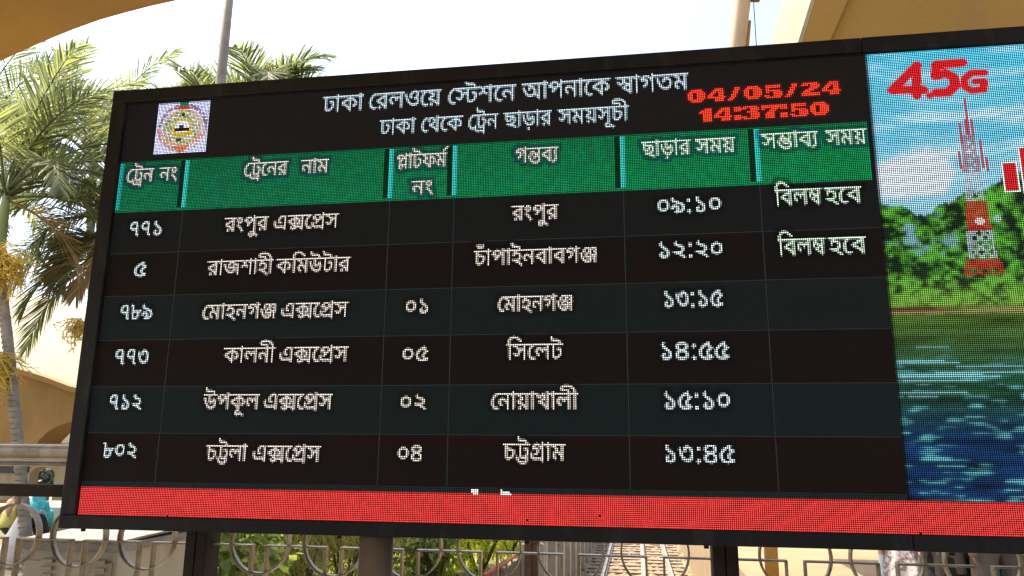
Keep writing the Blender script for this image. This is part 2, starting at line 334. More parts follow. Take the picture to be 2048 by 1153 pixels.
# Bengali letter outlines (units of 1/200 em) and the letters of each word, laid out
GLYPH = """8,172 -1,-9 -3,-9 -5,-7 -7,-5 -8,-4 -10,-1 -11,1 -8,4 -7,5 -5,7 -3,9 -2,9 14,2 2,-10 4,-8 6,-4 9,-2 9,2 6,4 4,8 2,10|-18,166 -1,-4 -1,-2 -3,-2 -4,0 -4,0 -2,2 -2,3 -1,4 1,3 1,2 3,2 4,1 4,-1 3,-2 1,-2
25,63 8,-6 8,-6 7,-6 8,-7 7,-8 6,-8 6,-8 5,-8 5,-8 -13,-6 -6,8 -5,8 -5,6 -6,7 -6,6 -6,6 -7,6 -8,6 -8,5|16,97 1,8 2,7 5,5 5,4 7,3 8,0 7,0 7,-3 6,-4 4,-5 3,-7 1,-8 -1,-7 -3,-7 -4,-6 -6,-4 -7,-2 -7,-1 -8,1 -7,2 -5,4 -5,6 -2,6|29,97 1,-6 4,-4 4,-3 6,-1 6,1 4,3 3,4 1,6 -1,6 -3,5 -4,2 -6,1 -6,-1 -4,-2 -4,-5
180,124 0,-14 -20,0 0,-110 -16,0 -4,7 -5,8 -5,6 -6,5 -6,6 -7,4 5,13 8,-5 8,-7 7,-7 6,-8 0,3 -1,2 0,3 0,3 0,3 0,3 0,71 -146,0 0,14|75,18 -9,1 -8,2 -9,4 -8,5 -8,7 -7,9 -7,12 -7,14 -6,16 14,5 5,-13 5,-11 6,-10 5,-8 6,-7 6,-4 11,-5 12,-2 10,1 7,3 6,4 4,5 2,7 1,7 -2,10 -4,9 -7,5 -9,2 -6,-1 -4,-2 -3,-4 0,-5 0,-1 0,-2 1,-3 0,-2 -15,-3 -1,4 -1,4 -1,3 0,4 1,6 3,6 5,4 6,4 7,1 7,1 11,-1 9,-4 8,-7 5,-8 4,-10 1,-11 -1,-11 -4,-9 -4,-6 -5,-5 -6,-4 -7,-3 -9,-2|69,93 -2,6 -4,5 -6,4 -8,3 4,9 9,-2 10,-5 7,-5 4,-7 2,-7|234,124 0,-14 -21,0 0,-110 -16,0 0,96 -3,6 -4,5 -5,2 -6,1 -2,0 0,14 2,0 6,0 5,-3 4,-4 4,-5 0,1 0,3 -1,4 0,3 0,15 11,0 4,-14
72,124 -1,7 -3,5 -5,3 -7,1 -15,0 -11,0 -9,2 -7,2 -5,3 -5,5 -3,6 -2,6 -1,8 0,2 0,3 1,3 0,2 15,-1 -1,-2 0,-2 0,-2 0,-1 0,-4 1,-4 1,-3 2,-3 3,-2 5,-2 6,-1 9,-1 11,0 10,0 7,-1 6,-3 5,-3 3,-4 2,-5 1,-6 1,-8|48,100 10,-1 9,-1 7,-3 8,-6 6,-8 4,-8 1,-8 -1,-10 -4,-9 -7,-7 -8,-5 -12,-4 -14,-2 2,2 9,-3 10,-4 7,-3 7,-4 6,-4 7,-4 7,-5 6,-5 -9,-11 -8,6 -8,6 -7,4 -7,5 -7,4 -6,3 -7,3 -7,3 -7,3 -8,2 -9,3 -9,2 3,14 7,-2 7,-1 7,-1 8,0 13,1 9,2 7,4 4,5 2,5 1,6 -2,9 -6,7 -9,5 -11,1 -6,0 -5,-1 -4,-2 -2,-3 -2,-2 0,-4 0,-2 0,-1 0,-2 1,-1 -15,-3 -1,3 0,3 -1,3 0,3 1,7 3,5 6,5 6,3 9,2|35,93 -2,6 -4,5 -6,4 -8,3 4,9 10,-2 9,-5 7,-5 4,-7 2,-7|108,124 0,-14 -110,0 0,14
102,124 -1,7 -3,5 -5,3 -7,1 -28,0 -12,0 -8,2 -7,2 -6,3 -4,5 -4,6 -2,6 0,8 0,2 0,3 0,3 1,2 14,-1 0,-2 0,-2 0,-2 0,-1 0,-4 0,-4 2,-3 1,-3 4,-2 4,-2 7,-1 9,-1 24,0 10,0 7,-1 6,-3 5,-3 3,-4 2,-5 1,-6 1,-8|144,124 0,-14 -73,0 0,-36 1,-5 1,-3 2,-2 4,-1 3,1 4,2 5,3 4,4 5,6 6,8 12,1 5,-9 5,-10 2,-10 1,-10 -1,-12 -4,-11 -4,-6 -6,-5 -6,-4 -8,-4 -9,-2 -10,0 -12,1 -12,3 -8,4 -7,5 -6,6 -6,8 -6,9 -6,11 -5,11 -5,15 -4,15 15,4 5,-17 5,-15 6,-13 6,-10 7,-8 7,-6 8,-5 8,-2 10,-1 9,1 9,3 6,4 7,9 2,12 -1,8 -1,7 -3,6 -4,5 9,3 -6,-9 -6,-7 -6,-6 -7,-4 -6,-3 -6,-1 -5,1 -4,1 -4,1 -3,3 -3,3 -2,5 -2,6 0,11 0,31 -58,0 0,14
102,126 8,-1 6,-1 5,-2 4,-3 4,-4 2,-4 2,-6 0,-7 0,-98 -15,0 -2,5 -2,5 -4,3 -4,3 -4,1 -6,0 -7,0 -6,0 -7,-1 -6,-1 -7,-1 -9,0 -7,0 -7,2 -8,2 -7,3 -6,5 -5,8 -4,9 -1,13 0,5 1,5 1,5 1,4 15,-2 -1,-3 0,-4 -1,-5 0,-5 0,-8 2,-6 3,-5 4,-3 5,-3 5,-1 6,-1 5,0 10,0 9,1 8,2 10,0 8,0 7,-2 6,-4 5,-5 0,72 0,6 -1,4 -1,3 -2,2 -5,3 -6,0 -7,0 -7,-3 -6,-3 -5,-5 -5,-5 -3,-6 -3,-5 0,-5 0,-2 0,-3 2,-2 2,-1 3,-2 4,0 3,0 2,0 2,0 2,1 1,-14 -2,-1 -3,-1 -4,0 -4,0 -9,2 -8,4 -5,8 -2,10 1,8 3,9 5,8 6,7 8,6 9,5 9,4
102,126 9,-1 8,-3 7,-4 6,-9 2,-12 -1,-9 -4,-9 -6,-7 -7,-6 -9,-5 -11,-5 -6,15 8,3 7,3 6,4 5,7 2,8 -1,7 -3,5 -5,3 -7,1 -7,-1 -7,-2 -6,-3 -5,-3 -5,-4 -3,-4 -2,-4 -1,-3 1,-3 1,-3 3,-2 6,-1 -4,-15 -10,3 -7,5 -4,6 -2,8 1,7 3,7 5,7 7,6 7,5 9,4 10,3|136,45 -1,-10 -4,-9 -7,-8 -9,-5 -11,-4 -13,-1 -9,1 -10,2 -8,2 -8,4 -8,6 -7,6 -7,8 -7,10 -6,11 -6,13 -5,14 -4,16 15,5 5,-18 6,-16 6,-13 7,-11 8,-9 8,-7 9,-5 10,-2 11,-1 11,1 10,4 6,7 2,10 -1,7 -4,6 -6,5 -7,4 16,7 8,-6 5,-7 4,-8
163,124 0,-14 -65,0 0,-12 0,-3 0,-95 -15,0 -4,8 -6,7 -6,7 -7,7 -8,6 -9,5 -9,4 -9,3 -10,2 -8,19 13,7 13,7 13,6 13,5 14,6 14,4 -4,-8 0,15 -85,0 0,14|83,93 4,-5 -10,-4 -11,-4 -7,-3 -7,-3 -7,-3 -10,-5 -9,-5 7,-2 8,-3 8,-4 8,-4 7,-5 7,-6 6,-6 5,-6 4,-7 -2,0 0,4 -1,5 0,5 0,6|152,58 0,-7 -2,-6 -4,-5 -5,-5 -7,-2 -9,-1 -3,0 -3,0 -3,0 -3,1 1,14 2,0 1,0 2,0 2,0 8,1 5,2 2,4 1,5 -3,10 -8,8 -8,5 -10,3 -12,3 0,15 10,-2 10,-3 8,-3 8,-4 7,-6 6,-6 5,-10
141,124 0,-14 -21,0 0,-110 -15,0 -6,8 -7,8 -5,5 -5,4 -6,5 -6,4 -7,4 -6,3 -8,3 -8,2 -8,2 -5,18 10,-7 12,-2 10,-4 10,-3 8,-5 7,-5 6,-5 8,-8 6,-8 0,5 0,5 0,4 0,6 0,99 10,0 5,-14|90,94 -2,-11 -4,-9 -5,-5 -6,-4 -7,-3 -7,-3 -8,-2 -9,-2 -10,2 -4,9 10,1 9,2 8,2 9,4 6,5 4,6 1,7 -1,6 -2,5 -3,5 -6,5 11,11 6,-7 6,-7 3,-8|36,86 -11,2 -8,4 -5,8 -2,10 0,4 1,4 2,4 1,4 15,-5 -1,-2 -1,-3 -1,-2 0,-4 1,-4 2,-3 3,-2 4,-1 4,1 5,1 4,2 5,4 5,6 4,8 11,3 1,-10 -5,-8 -5,-7 -6,-6 -7,-4 -7,-3
97,0 0,85 4,-13 -5,7 -4,6 -4,5 -6,6 -6,6 -5,4 -6,3 -6,2 -6,0 -10,-1 -7,-4 -7,-6 -5,-7 -3,-2 4,3 5,2 6,1 7,0 9,-1 6,-2 5,-4 3,-5 3,-6 0,-5 -2,-11 -6,-10 -6,-6 -8,-7 -11,-6 -10,15 10,5 9,5 6,7 2,7 -1,4 -2,3 -4,3 -6,0 -5,0 -5,-1 -4,-1 -5,-3 -17,14 5,6 4,6 5,6 7,7 8,5 9,3 9,1 10,-1 8,-3 9,-4 8,-6 5,-5 5,-6 5,-7 -3,3 -1,3 0,5 0,6 0,6 0,21 10,0 5,-14 21,0 0,-14 -21,0 0,-110
115,124 0,-14 -81,0 0,-6 0,-12 0,-4 0,-4 0,-4 0,-4 0,-35 1,-7 0,-5 1,-3 2,-3 4,-3 7,-1 7,1 8,3 6,4 6,5 5,7 3,6 3,7 1,7 -1,6 -3,3 -5,1 -5,1 -1,0 -9,0 -6,1 -6,2 -5,2 -4,3 -5,4 -3,3 -3,4 2,18 4,-7 5,-5 5,-5 6,-3 8,-2 10,0 3,0 7,-1 5,0 4,-2 3,-1 4,-4 3,-4 2,-5 0,-7 -1,-12 -4,-11 -5,-7 -5,-7 -5,-5 -8,-6 -8,-4 -9,-3 -10,-1 -7,0 -6,2 -5,3 -4,3 -3,4 -2,5 -1,7 -1,9 0,72 -21,0 0,14
123,62 -1,-10 -3,-9 -5,-7 -6,-5 -7,-5 -8,-3 -9,-2 -8,-2 -4,5 11,-2 10,-2 11,-3 10,-4 7,-3 8,-4 8,-4 -7,-12 -11,5 -10,5 -11,4 -11,4 -11,3 -12,3 -11,2 -12,1 -12,2 1,14 6,-1 7,-1 7,0 8,-1 11,1 10,1 8,3 9,5 7,7 3,7 2,8 -2,9 -5,7 -8,4 -11,2 -1,0 -1,0 -2,0 -2,-1 -2,13 3,0 3,0 2,1 3,0 10,-1 9,-3 6,-4 5,-5 4,-5 2,-6 2,-6|45,43 -6,1 -6,1 -4,2 -4,3 -3,3 -2,5 -1,6 -1,8 0,40 16,0 0,-8 -1,-9 0,-2 1,-3 0,-3 0,-3 0,-12 0,-5 0,-3 2,-2 1,-2 4,-2 6,-1 8,1 7,2 5,4 4,4 3,5 1,4 -1,3 -2,2 -3,0 -5,1 -1,0 -10,1 -8,2 -8,4 -6,6 3,13 3,-4 4,-3 4,-2 5,-2 7,-1 8,-1 9,0 2,0 1,-1 1,-1 2,-1 4,-3 3,-3 2,-4 1,-5 -1,-10 -5,-8 -7,-7 -9,-5 -11,-3|-2,110 0,14 141,0 0,-14
80,13 -11,1 -11,3 -7,3 -7,5 -7,5 -6,7 -6,9 -5,9 -5,11 -5,13 -4,14 15,4 5,-15 5,-14 5,-11 6,-9 7,-8 7,-5 7,-4 9,-2 9,-1 13,1 9,5 6,8 2,12 -1,5 -1,5 -1,4 -2,4 12,0 -6,-6 -6,-5 -6,-4 -7,-3 -7,-2 -8,-1 -7,1 -7,2 -5,4 -4,5 -3,6 0,8 1,9 5,9 5,5 7,6 9,5 -4,-1 -5,0 -5,0 -5,0 -62,0 0,14 187,0 0,-14 -62,0 -5,0 -4,0 -4,1 -3,0 -10,-5 -9,-5 -6,-4 -8,-6 -4,-5 -2,-5 -1,-5 1,-5 2,-3 4,-2 3,0 8,0 6,3 6,4 8,6 17,-6 1,-4 2,-6 1,-6 0,-6 -1,-10 -3,-9 -6,-8 -9,-6 -7,-3 -10,-2|160,41 1,-10 1,-9 2,-9 3,-11 -15,-3 -3,11 -2,11 -2,12 0,11 0,10 1,9 3,8 2,7 -14,1 -12,3 -10,4 -8,6 -6,8 -6,9 15,3 4,-6 4,-4 6,-5 7,-3 9,-2 10,0 3,0 3,0 2,0 3,0 8,-14 -4,-8 -3,-9 -1,-9
115,124 0,-14 -81,0 0,-69 1,-7 0,-5 1,-3 2,-3 4,-3 7,-1 7,1 8,3 6,4 6,5 5,7 4,7 2,7 1,7 -1,5 -2,5 -5,2 -6,1 -2,0 -3,-1 -3,0 -3,-1 -2,15 4,0 4,1 4,1 5,0 7,-1 6,-2 5,-4 4,-5 3,-7 0,-8 -1,-12 -4,-11 -5,-7 -5,-7 -5,-5 -8,-6 -8,-4 -9,-3 -10,-1 -7,0 -6,2 -5,3 -4,3 -3,4 -2,5 -1,7 -1,9 0,72 -21,0 0,14|79,124 -1,7 -3,5 -5,3 -7,1 -19,0 -11,0 -9,2 -6,2 -6,3 -5,5 -3,6 -2,6 -1,8 0,2 1,3 0,3 0,2 15,-1 0,-2 -1,-1 0,-2 0,-2 0,-4 1,-4 1,-3 2,-3 3,-2 5,-2 7,-1 8,-1 16,0 9,0 8,-1 5,-3 5,-3 3,-4 2,-5 2,-6 0,-8
115,124 0,-14 -81,0 0,-69 1,-7 0,-5 1,-3 2,-3 4,-3 7,-1 7,1 8,3 6,4 6,5 5,7 4,7 2,7 1,7 -1,5 -2,5 -5,2 -6,1 -2,0 -3,-1 -3,0 -3,-1 -2,15 4,0 4,1 4,1 5,0 7,-1 6,-2 5,-4 4,-5 3,-7 0,-8 -1,-12 -4,-11 -5,-7 -5,-7 -5,-5 -8,-6 -8,-4 -9,-3 -10,-1 -7,0 -6,2 -5,3 -4,3 -3,4 -2,5 -1,7 -1,9 0,72 -21,0 0,14
81,10 -10,1 -11,3 -9,4 -9,7 -9,8 -8,11 -7,14 -6,16 -6,19 15,4 5,-15 5,-14 5,-12 6,-9 7,-8 7,-6 7,-4 9,-3 9,-1 9,1 7,2 6,2 4,4 3,5 3,5 1,5 1,7 -1,8 -3,7 -3,6 -6,5 -6,3 -7,1 -7,-1 -5,-3 -2,-4 -1,-5 0,-2 0,-2 1,-2 1,-3 -16,-3 -1,4 -1,4 0,3 0,4 1,7 3,6 4,5 6,3 8,2 8,1 12,-1 10,-5 6,-4 5,-5 4,-7 4,-11 1,-12 -1,-12 -4,-11 -4,-6 -6,-6 -6,-4 -8,-3 -9,-2|143,124 0,-14 -145,0 0,14
131,124 0,-14 -21,0 0,-110 -15,0 -6,7 -6,7 -6,7 -8,6 -8,6 -8,5 -9,4 -10,3 -11,3 -5,18 11,-7 10,-2 10,-3 9,-4 8,-5 8,-4 6,-5 6,-6 5,-5 4,-6 0,5 0,5 0,4 0,6 0,99 10,0 5,-14|42,125 12,-1 9,-3 8,-5 5,-7 3,-8 1,-8 -1,-10 -5,-9 -7,-7 -9,-5 -13,-4 -13,-3 -10,2 -4,9 11,1 9,2 7,2 9,4 6,5 3,7 1,6 -2,8 -4,5 -7,4 -9,1 -9,-1 -5,-3 -4,-4 -1,-4 1,-3 1,-2 2,-3 3,-2 -9,-12 -3,3 -4,2 -2,4 -3,4 -1,4 0,5 1,7 3,6 5,5 6,5 9,2
123,124 0,-14 -21,0 0,-110 -16,0 0,49 4,-12 -5,6 -5,6 -5,5 -8,7 -8,5 -8,3 -8,1 -7,-1 -5,-3 -4,-5 -1,-6 1,-6 3,-5 5,-4 8,-3 -8,-14 -7,3 -7,5 -5,5 -5,9 -2,10 1,9 4,8 5,5 7,4 7,3 8,1 10,-1 9,-3 8,-4 8,-6 7,-7 7,-7 -3,-1 0,5 0,4 -1,5 0,4 0,36 -88,0 0,14
145,124 0,-14 -21,0 0,-110 -15,0 0,79 4,-13 -5,8 -5,7 -5,6 -6,8 -7,6 -6,4 -6,4 -6,2 -7,0 -8,-1 -7,-2 -6,-3 -6,-5 -5,-5 -5,-6 -1,0 3,2 3,1 3,1 4,0 10,-2 7,-4 4,-7 1,-9 0,-2 0,-2 0,-2 -1,-1 -3,1 2,3 3,2 2,3 2,2 3,2 2,3 25,23 10,-10 -57,-54 -12,11 17,16 -7,-9 -6,-5 2,4 3,4 1,4 1,5 -1,4 -2,4 -4,2 -5,1 -3,-1 -3,0 -3,-1 -3,-2 -16,14 6,7 5,6 6,6 5,5 6,4 6,3 10,4 10,1 11,-1 9,-3 9,-6 9,-7 5,-6 6,-7 6,-8 -3,1 -1,5 0,6 0,5 0,7 0,26 10,0 5,-14
170,124 0,-14 -144,0 -3,2 8,-3 9,-3 8,-5 8,-5 6,-5 5,-5 1,-11 -7,-3 -8,-4 -8,-4 -7,-3 -7,-4 -6,-4 -2,3 10,-2 9,-3 8,-3 8,-3 7,-4 6,-5 7,-5 6,-5 5,-6 0,3 0,4 0,3 0,4 0,68 3,0 10,0 11,-2 10,-2 9,-4 8,-5 8,-6 4,-6 4,-5 2,-7 0,-7 0,-7 -2,-6 -4,-5 -5,-5 -7,-2 -9,-1 -3,0 -3,0 -3,0 -3,1 1,14 2,0 1,-1 2,0 2,0 8,1 5,3 2,4 1,5 -3,10 -8,8 -7,5 -10,3 -11,2 0,-87 -15,0 -6,7 -6,7 -6,6 -7,5 -8,5 -8,4 -9,3 -11,3 -11,2 -7,19 6,4 7,4 6,3 7,4 8,4 6,3 -8,5 -9,5 -7,3 -8,2 -8,2 6,14 0,-4 -18,0 0,14
121,124 0,-14 -21,0 0,-110 -15,0 -5,8 -5,7 -7,7 -7,6 -8,6 -9,5 -9,4 -10,4 -10,2 -8,19 13,7 14,7 13,7 14,6 14,5 14,5 -4,-9 0,14 -87,0 0,14|85,95 4,-6 -10,-3 -11,-5 -11,-4 -11,-5 -10,-6 -10,-5 7,-2 8,-3 8,-3 8,-5 8,-5 7,-5 6,-6 5,-7 5,-7 -2,0 -1,4 0,5 0,5 0,6
126,124 0,-14 -21,0 0,-110 -15,0 0,27 4,-11 -5,7 -5,7 -4,6 -8,8 -8,7 -8,4 -9,1 -7,-1 -5,-3 -4,-4 -1,-7 1,-6 3,-5 6,-4 9,-4 -5,-15 -10,4 -8,5 -6,6 -4,6 -2,7 -1,7 1,8 4,8 5,5 7,4 7,3 8,1 11,-1 10,-4 8,-5 8,-7 6,-7 6,-9 -3,-1 -1,5 0,4 0,5 0,5 0,54 -92,0 0,14|60,65 0,-2 0,-1 0,-1 -1,-1 -15,4 -1,11 -3,8 -4,6 -7,5 -9,3 -12,2 2,14 9,-2 9,-2 8,-2 7,-4 6,-5 5,-6 3,-8 2,-9
121,124 0,-14 -21,0 0,-110 -15,0 -5,8 -5,7 -7,7 -7,6 -8,6 -9,5 -9,4 -10,4 -10,2 -8,19 13,7 14,7 13,7 14,6 14,5 14,5 -4,-9 0,14 -87,0 0,14|85,95 4,-6 -10,-3 -11,-5 -11,-4 -11,-5 -10,-6 -10,-5 7,-2 8,-3 8,-3 8,-5 8,-5 7,-5 6,-6 5,-7 5,-7 -2,0 -1,4 0,5 0,5 0,6|37,-1 -5,1 -4,2 -2,4 -1,4 1,5 2,4 4,3 5,0 5,0 4,-3 2,-4 1,-5 -1,-4 -2,-4 -4,-2
148,124 0,-14 -21,0 0,-110 -15,0 0,67 1,-5 -5,6 -4,4 -5,3 -6,1 -3,0 -3,-1 -3,-2 -2,-2 -2,-4 0,-6 0,-2 0,-1 0,-2 0,-2 -13,-1 -1,8 -3,6 -4,5 -5,4 -6,2 -5,1 -5,-1 -5,-1 -3,-3 -2,-3 -2,-4 0,-4 1,-7 5,-6 7,-6 9,-4 -5,-15 -9,4 -8,5 -7,5 -5,7 -4,9 -1,9 1,8 4,8 5,5 6,5 8,2 9,1 9,-1 9,-3 7,-5 7,-7 -3,0 3,5 4,5 6,2 6,1 7,0 6,-3 5,-3 6,-5 -2,-3 0,5 0,4 0,4 0,4 0,17 -114,0 0,14
137,124 0,-14 -21,0 0,-110 -15,0 0,102 1,4 0,4 -1,3 0,4 0,4 0,17 11,0 4,-14|72,126 8,-1 7,-2 6,-4 5,-5 5,-5 4,-7 -1,-21 -4,9 -5,7 -6,6 -9,6 -9,2 -7,-1 -6,-3 -4,-5 -1,-8 2,-7 5,-6 8,-4 13,-2 -2,-15 -12,2 -9,3 -8,6 -5,7 -3,8 -1,9 1,9 3,8 5,6 6,4 7,3|15,126 9,-1 7,-3 7,-4 6,-6 3,-9 1,-11 -1,-8 -3,-7 -5,-7 -7,-5 -9,-4 -12,-1 -1,15 9,1 7,2 5,3 3,4 2,4 0,5 -1,7 -4,5 -7,4 -9,1 -3,0 -4,0 -4,-1 -4,-1 -2,15 5,1 4,0 4,1
138,124 0,-14 -21,0 0,-110 -15,0 0,71 5,-13 -6,7 -5,6 -5,3 -4,1 -3,0 -2,-2 -3,-2 -2,-4 -4,-5 -4,-8 -6,-9 -4,-7 -5,-6 -4,-4 -6,-2 -6,-1 -6,1 -5,2 -5,3 -4,4 -6,6 -5,8 12,7 5,-8 4,-4 4,-3 4,0 3,0 3,2 4,3 3,4 4,6 5,8 4,7 6,9 4,6 5,3 6,1 6,-1 6,-3 6,-5 6,-6 -4,0 0,4 -1,4 0,4 0,5 0,18 -104,0 0,14|54,54 -2,12 -2,10 -3,7 -4,5 -6,4 -8,3 -9,2 -12,2 3,15 10,-4 11,-2 8,-2 7,-4 6,-4 4,-5 3,-6 2,-7 1,-9
48,100 10,-1 9,-1 7,-3 8,-6 6,-8 4,-8 1,-8 -1,-10 -4,-9 -7,-7 -8,-5 -12,-4 -14,-2 2,2 9,-3 10,-4 7,-3 7,-4 6,-4 7,-4 7,-5 6,-5 -9,-11 -8,6 -8,6 -7,4 -7,5 -7,4 -6,3 -7,3 -7,3 -7,3 -8,2 -9,3 -9,2 3,14 7,-2 7,-1 7,-1 8,0 13,1 9,2 7,4 4,5 2,5 1,6 -2,9 -6,7 -9,5 -11,1 -6,0 -5,-1 -4,-2 -2,-3 -2,-2 0,-4 0,-2 0,-1 0,-2 1,-1 -15,-3 -1,3 0,3 -1,3 0,3 1,7 3,5 6,5 6,3 9,2|35,93 -2,6 -4,5 -6,4 -8,3 4,9 10,-2 9,-5 7,-5 4,-7 2,-7|108,124 0,-14 -110,0 0,14
55,124 0,-14 -21,0 0,-110 -15,0 0,94 -3,6 -4,5 -6,4 -6,1 -2,0 0,14 3,0 5,0 5,-3 5,-4 3,-5 0,1 0,3 0,4 0,3 0,15 11,0 4,-14
55,124 0,-14 -21,0 0,-110 -15,0 0,110 -21,0 0,14 18,0 -3,4 -3,4 -3,5 -3,4 5,7 5,8 5,6 5,6 6,6 7,4 7,3 9,2 10,0 10,0 10,-2 10,-3 9,-5 6,-3 7,-4 6,-4 6,-5 7,-5 7,-6 -8,-11 -9,7 -9,7 -7,5 -8,4 -7,4 -7,3 -10,3 -11,1 -10,-1 -9,-3 -8,-5 -6,-6 -6,-7 -5,-8 2,-4 3,-3 3,-4 3,-4
55,110 -21,0 0,-110 -15,0 0,110 -21,0 0,14 21,0 -2,12 -5,10 -7,8 -8,6 -10,4 -12,3 -12,2 -13,1 -11,-1 -10,-1 -7,-1 -6,-2 -3,-3 -1,-4 1,-3 3,-1 5,-1 6,0 19,0 10,-1 7,-1 6,-3 4,-3 3,-4 2,-5 2,-6 0,-7 -13,0 -1,4 -1,4 -1,3 -2,2 -2,1 -3,1 -3,0 -5,0 -20,0 -7,1 -7,1 -6,1 -4,2 -4,3 -3,3 -2,5 0,4 1,7 5,6 7,5 10,4 13,3 16,0 25,-1 21,-5 17,-8 12,-11 8,-15 4,-19 20,0
-57,-53 -6,0 -6,2 -6,3 -5,4 -3,6 -1,8 2,9 5,7 10,5 12,1 12,-1 12,-3 8,-4 8,-4 7,-5 9,-5 8,-7 9,-6 -9,-11 -9,7 -8,6 -8,5 -7,5 -7,4 -6,3 -10,2 -10,1 -6,0 -5,-2 -2,-4 -1,-4 1,-4 3,-3 4,-2 5,-1 6,1 6,2 4,4 3,4 2,5 1,5 0,4 1,4 0,14 15,0 0,-11 0,-6 -1,-7 -2,-8 -4,-7 -4,-6 -7,-5 -9,-4
-35,-48 -6,0 -7,2 -5,3 -5,4 -3,5 -1,7 2,8 6,7 9,3 11,2 0,9 15,0 0,-13 -7,-9 -1,0 -2,0 -2,0 -2,0 -6,0 -4,-2 -3,-2 -1,-4 1,-3 2,-3 4,-1 4,-1 8,1 7,3 7,5 6,7 7,-3 6,-4 7,-4 8,-4 6,-4 7,-5 -9,-10 -7,5 -8,5 -7,4 -6,3 -5,-3 -4,-3 -5,-2 -6,-2 -5,-1
71,124 0,-14 -4,0 -6,-2 -7,-4 -7,-5 -7,-7 -6,-8 -4,-10 -3,-10 -1,-12 1,-13 3,-9 5,-8 6,-5 6,-2 6,-1 5,0 4,1 3,1 5,2 7,-12 -6,-3 -6,-2 -6,-2 -6,0 -12,2 -11,5 -5,5 -6,6 -4,7 -3,8 -2,10 0,10 0,10 3,11 3,9 5,8 5,8 7,6 7,6 8,4 8,4 -13,-7 -4,0 -4,-1 -4,0 -5,0 -28,0 0,14
144,124 0,-14 -73,0 0,-36 1,-5 1,-3 2,-2 4,-1 3,1 4,2 5,3 4,4 5,6 6,8 12,1 5,-9 5,-10 2,-10 1,-10 -1,-12 -4,-11 -4,-6 -6,-5 -6,-4 -8,-4 -9,-2 -10,0 -12,1 -12,3 -8,4 -7,5 -6,6 -6,8 -6,9 -6,11 -5,11 -5,15 -4,15 15,4 5,-17 5,-15 6,-13 6,-10 7,-8 7,-6 8,-5 8,-2 10,-1 9,1 9,3 6,4 7,9 2,12 -1,8 -1,7 -3,6 -4,5 9,3 -6,-9 -6,-7 -6,-6 -7,-4 -6,-3 -6,-1 -5,1 -4,1 -4,1 -3,3 -3,3 -2,5 -2,6 0,11 0,31 -58,0 0,14|73,-30 -5,1 -4,2 -3,4 0,5 0,5 3,3 4,3 5,1 4,-1 4,-3 3,-3 1,-5 -1,-5 -3,-4 -4,-2
127,124 0,-14 -21,0 0,-110 -15,0 -6,7 -6,7 -7,6 -7,5 -8,5 -8,4 -10,3 -11,3 -11,2 -7,19 6,4 7,4 6,3 7,4 8,4 6,3 -8,5 -9,5 -7,3 -8,2 -8,2 6,14 0,-4 -18,0 0,14|91,110 -64,0 -4,2 8,-3 9,-3 8,-5 8,-5 6,-5 5,-5 1,-11 -7,-3 -8,-4 -8,-4 -7,-3 -7,-4 -6,-4 -2,3 10,-2 11,-3 9,-3 8,-4 8,-5 7,-5 6,-5 6,-6 6,-6 -3,-1 0,4 0,5 0,5 0,4|36,-1 -5,1 -3,2 -3,4 -1,4 1,5 3,4 3,3 5,0 5,0 3,-3 3,-4 1,-5 -1,-4 -3,-4 -3,-2
58,18 -12,1 -10,4 -7,4 -5,5 -4,6 -3,7 -2,8 -1,10 2,11 3,11 4,6 5,6 6,5 7,4 9,2 10,1 10,-1 9,-2 7,-3 6,-5 4,-5 4,-7 3,-10 1,-12 -1,-11 -4,-11 -4,-7 -5,-6 -6,-4 -7,-4 -9,-2|60,95 -8,-1 -7,-3 -6,-5 -5,-6 -2,-8 -1,-10 0,-8 2,-7 4,-6 5,-5 7,-3 9,-1 9,1 7,3 6,5 4,7 3,8 1,9 -1,8 -2,8 -4,6 -5,4 -7,3
57,0 -10,1 -8,2 -7,4 -5,8 -2,9 1,8 4,7 6,6 11,4 6,-16 -6,-1 -3,-2 -2,-3 -1,-3 1,-4 3,-2 5,-2 7,-1 11,1 8,5 6,7 1,8 0,6 -2,5 -3,5 -5,5 -7,5 -9,7 -7,5 -7,5 -5,5 -6,5 -4,6 -2,5 -1,6 1,5 2,5 3,5 4,5 14,-7 -3,-3 -2,-3 -1,-3 -1,-3 0,-2 1,-3 1,-2 2,-3 4,-3 4,-4 6,-4 8,-5 7,-5 6,-5 5,-5 6,-6 4,-7 2,-8 1,-9 -2,-10 -4,-9 -6,-7 -8,-6 -10,-3
25,108 1,4 2,5 2,4 4,5 13,-7 -2,-2 -2,-3 -1,-2 0,-2 1,-3 1,-2 2,-1 4,-2 5,-1 8,-2 13,-3 9,-4 7,-5 6,-9 2,-11 -1,-8 -4,-8 -6,-7 -8,-5 -11,-4 -12,-1 -2,0 -2,0 -2,0 -2,1 8,2 9,-4 9,-4 9,-5 8,-6 6,-4 6,-4 6,-4 -10,-11 -7,6 -8,6 -6,4 -7,4 -7,4 -6,3 -11,5 -11,3 -7,3 -9,2 -9,2 3,14 7,-2 7,-1 8,-1 10,0 12,0 10,2 6,3 6,6 2,8 0,5 -2,4 -3,3 -5,3 -7,2 -9,2 -10,3 -9,3 -6,3 -4,4 -3,5
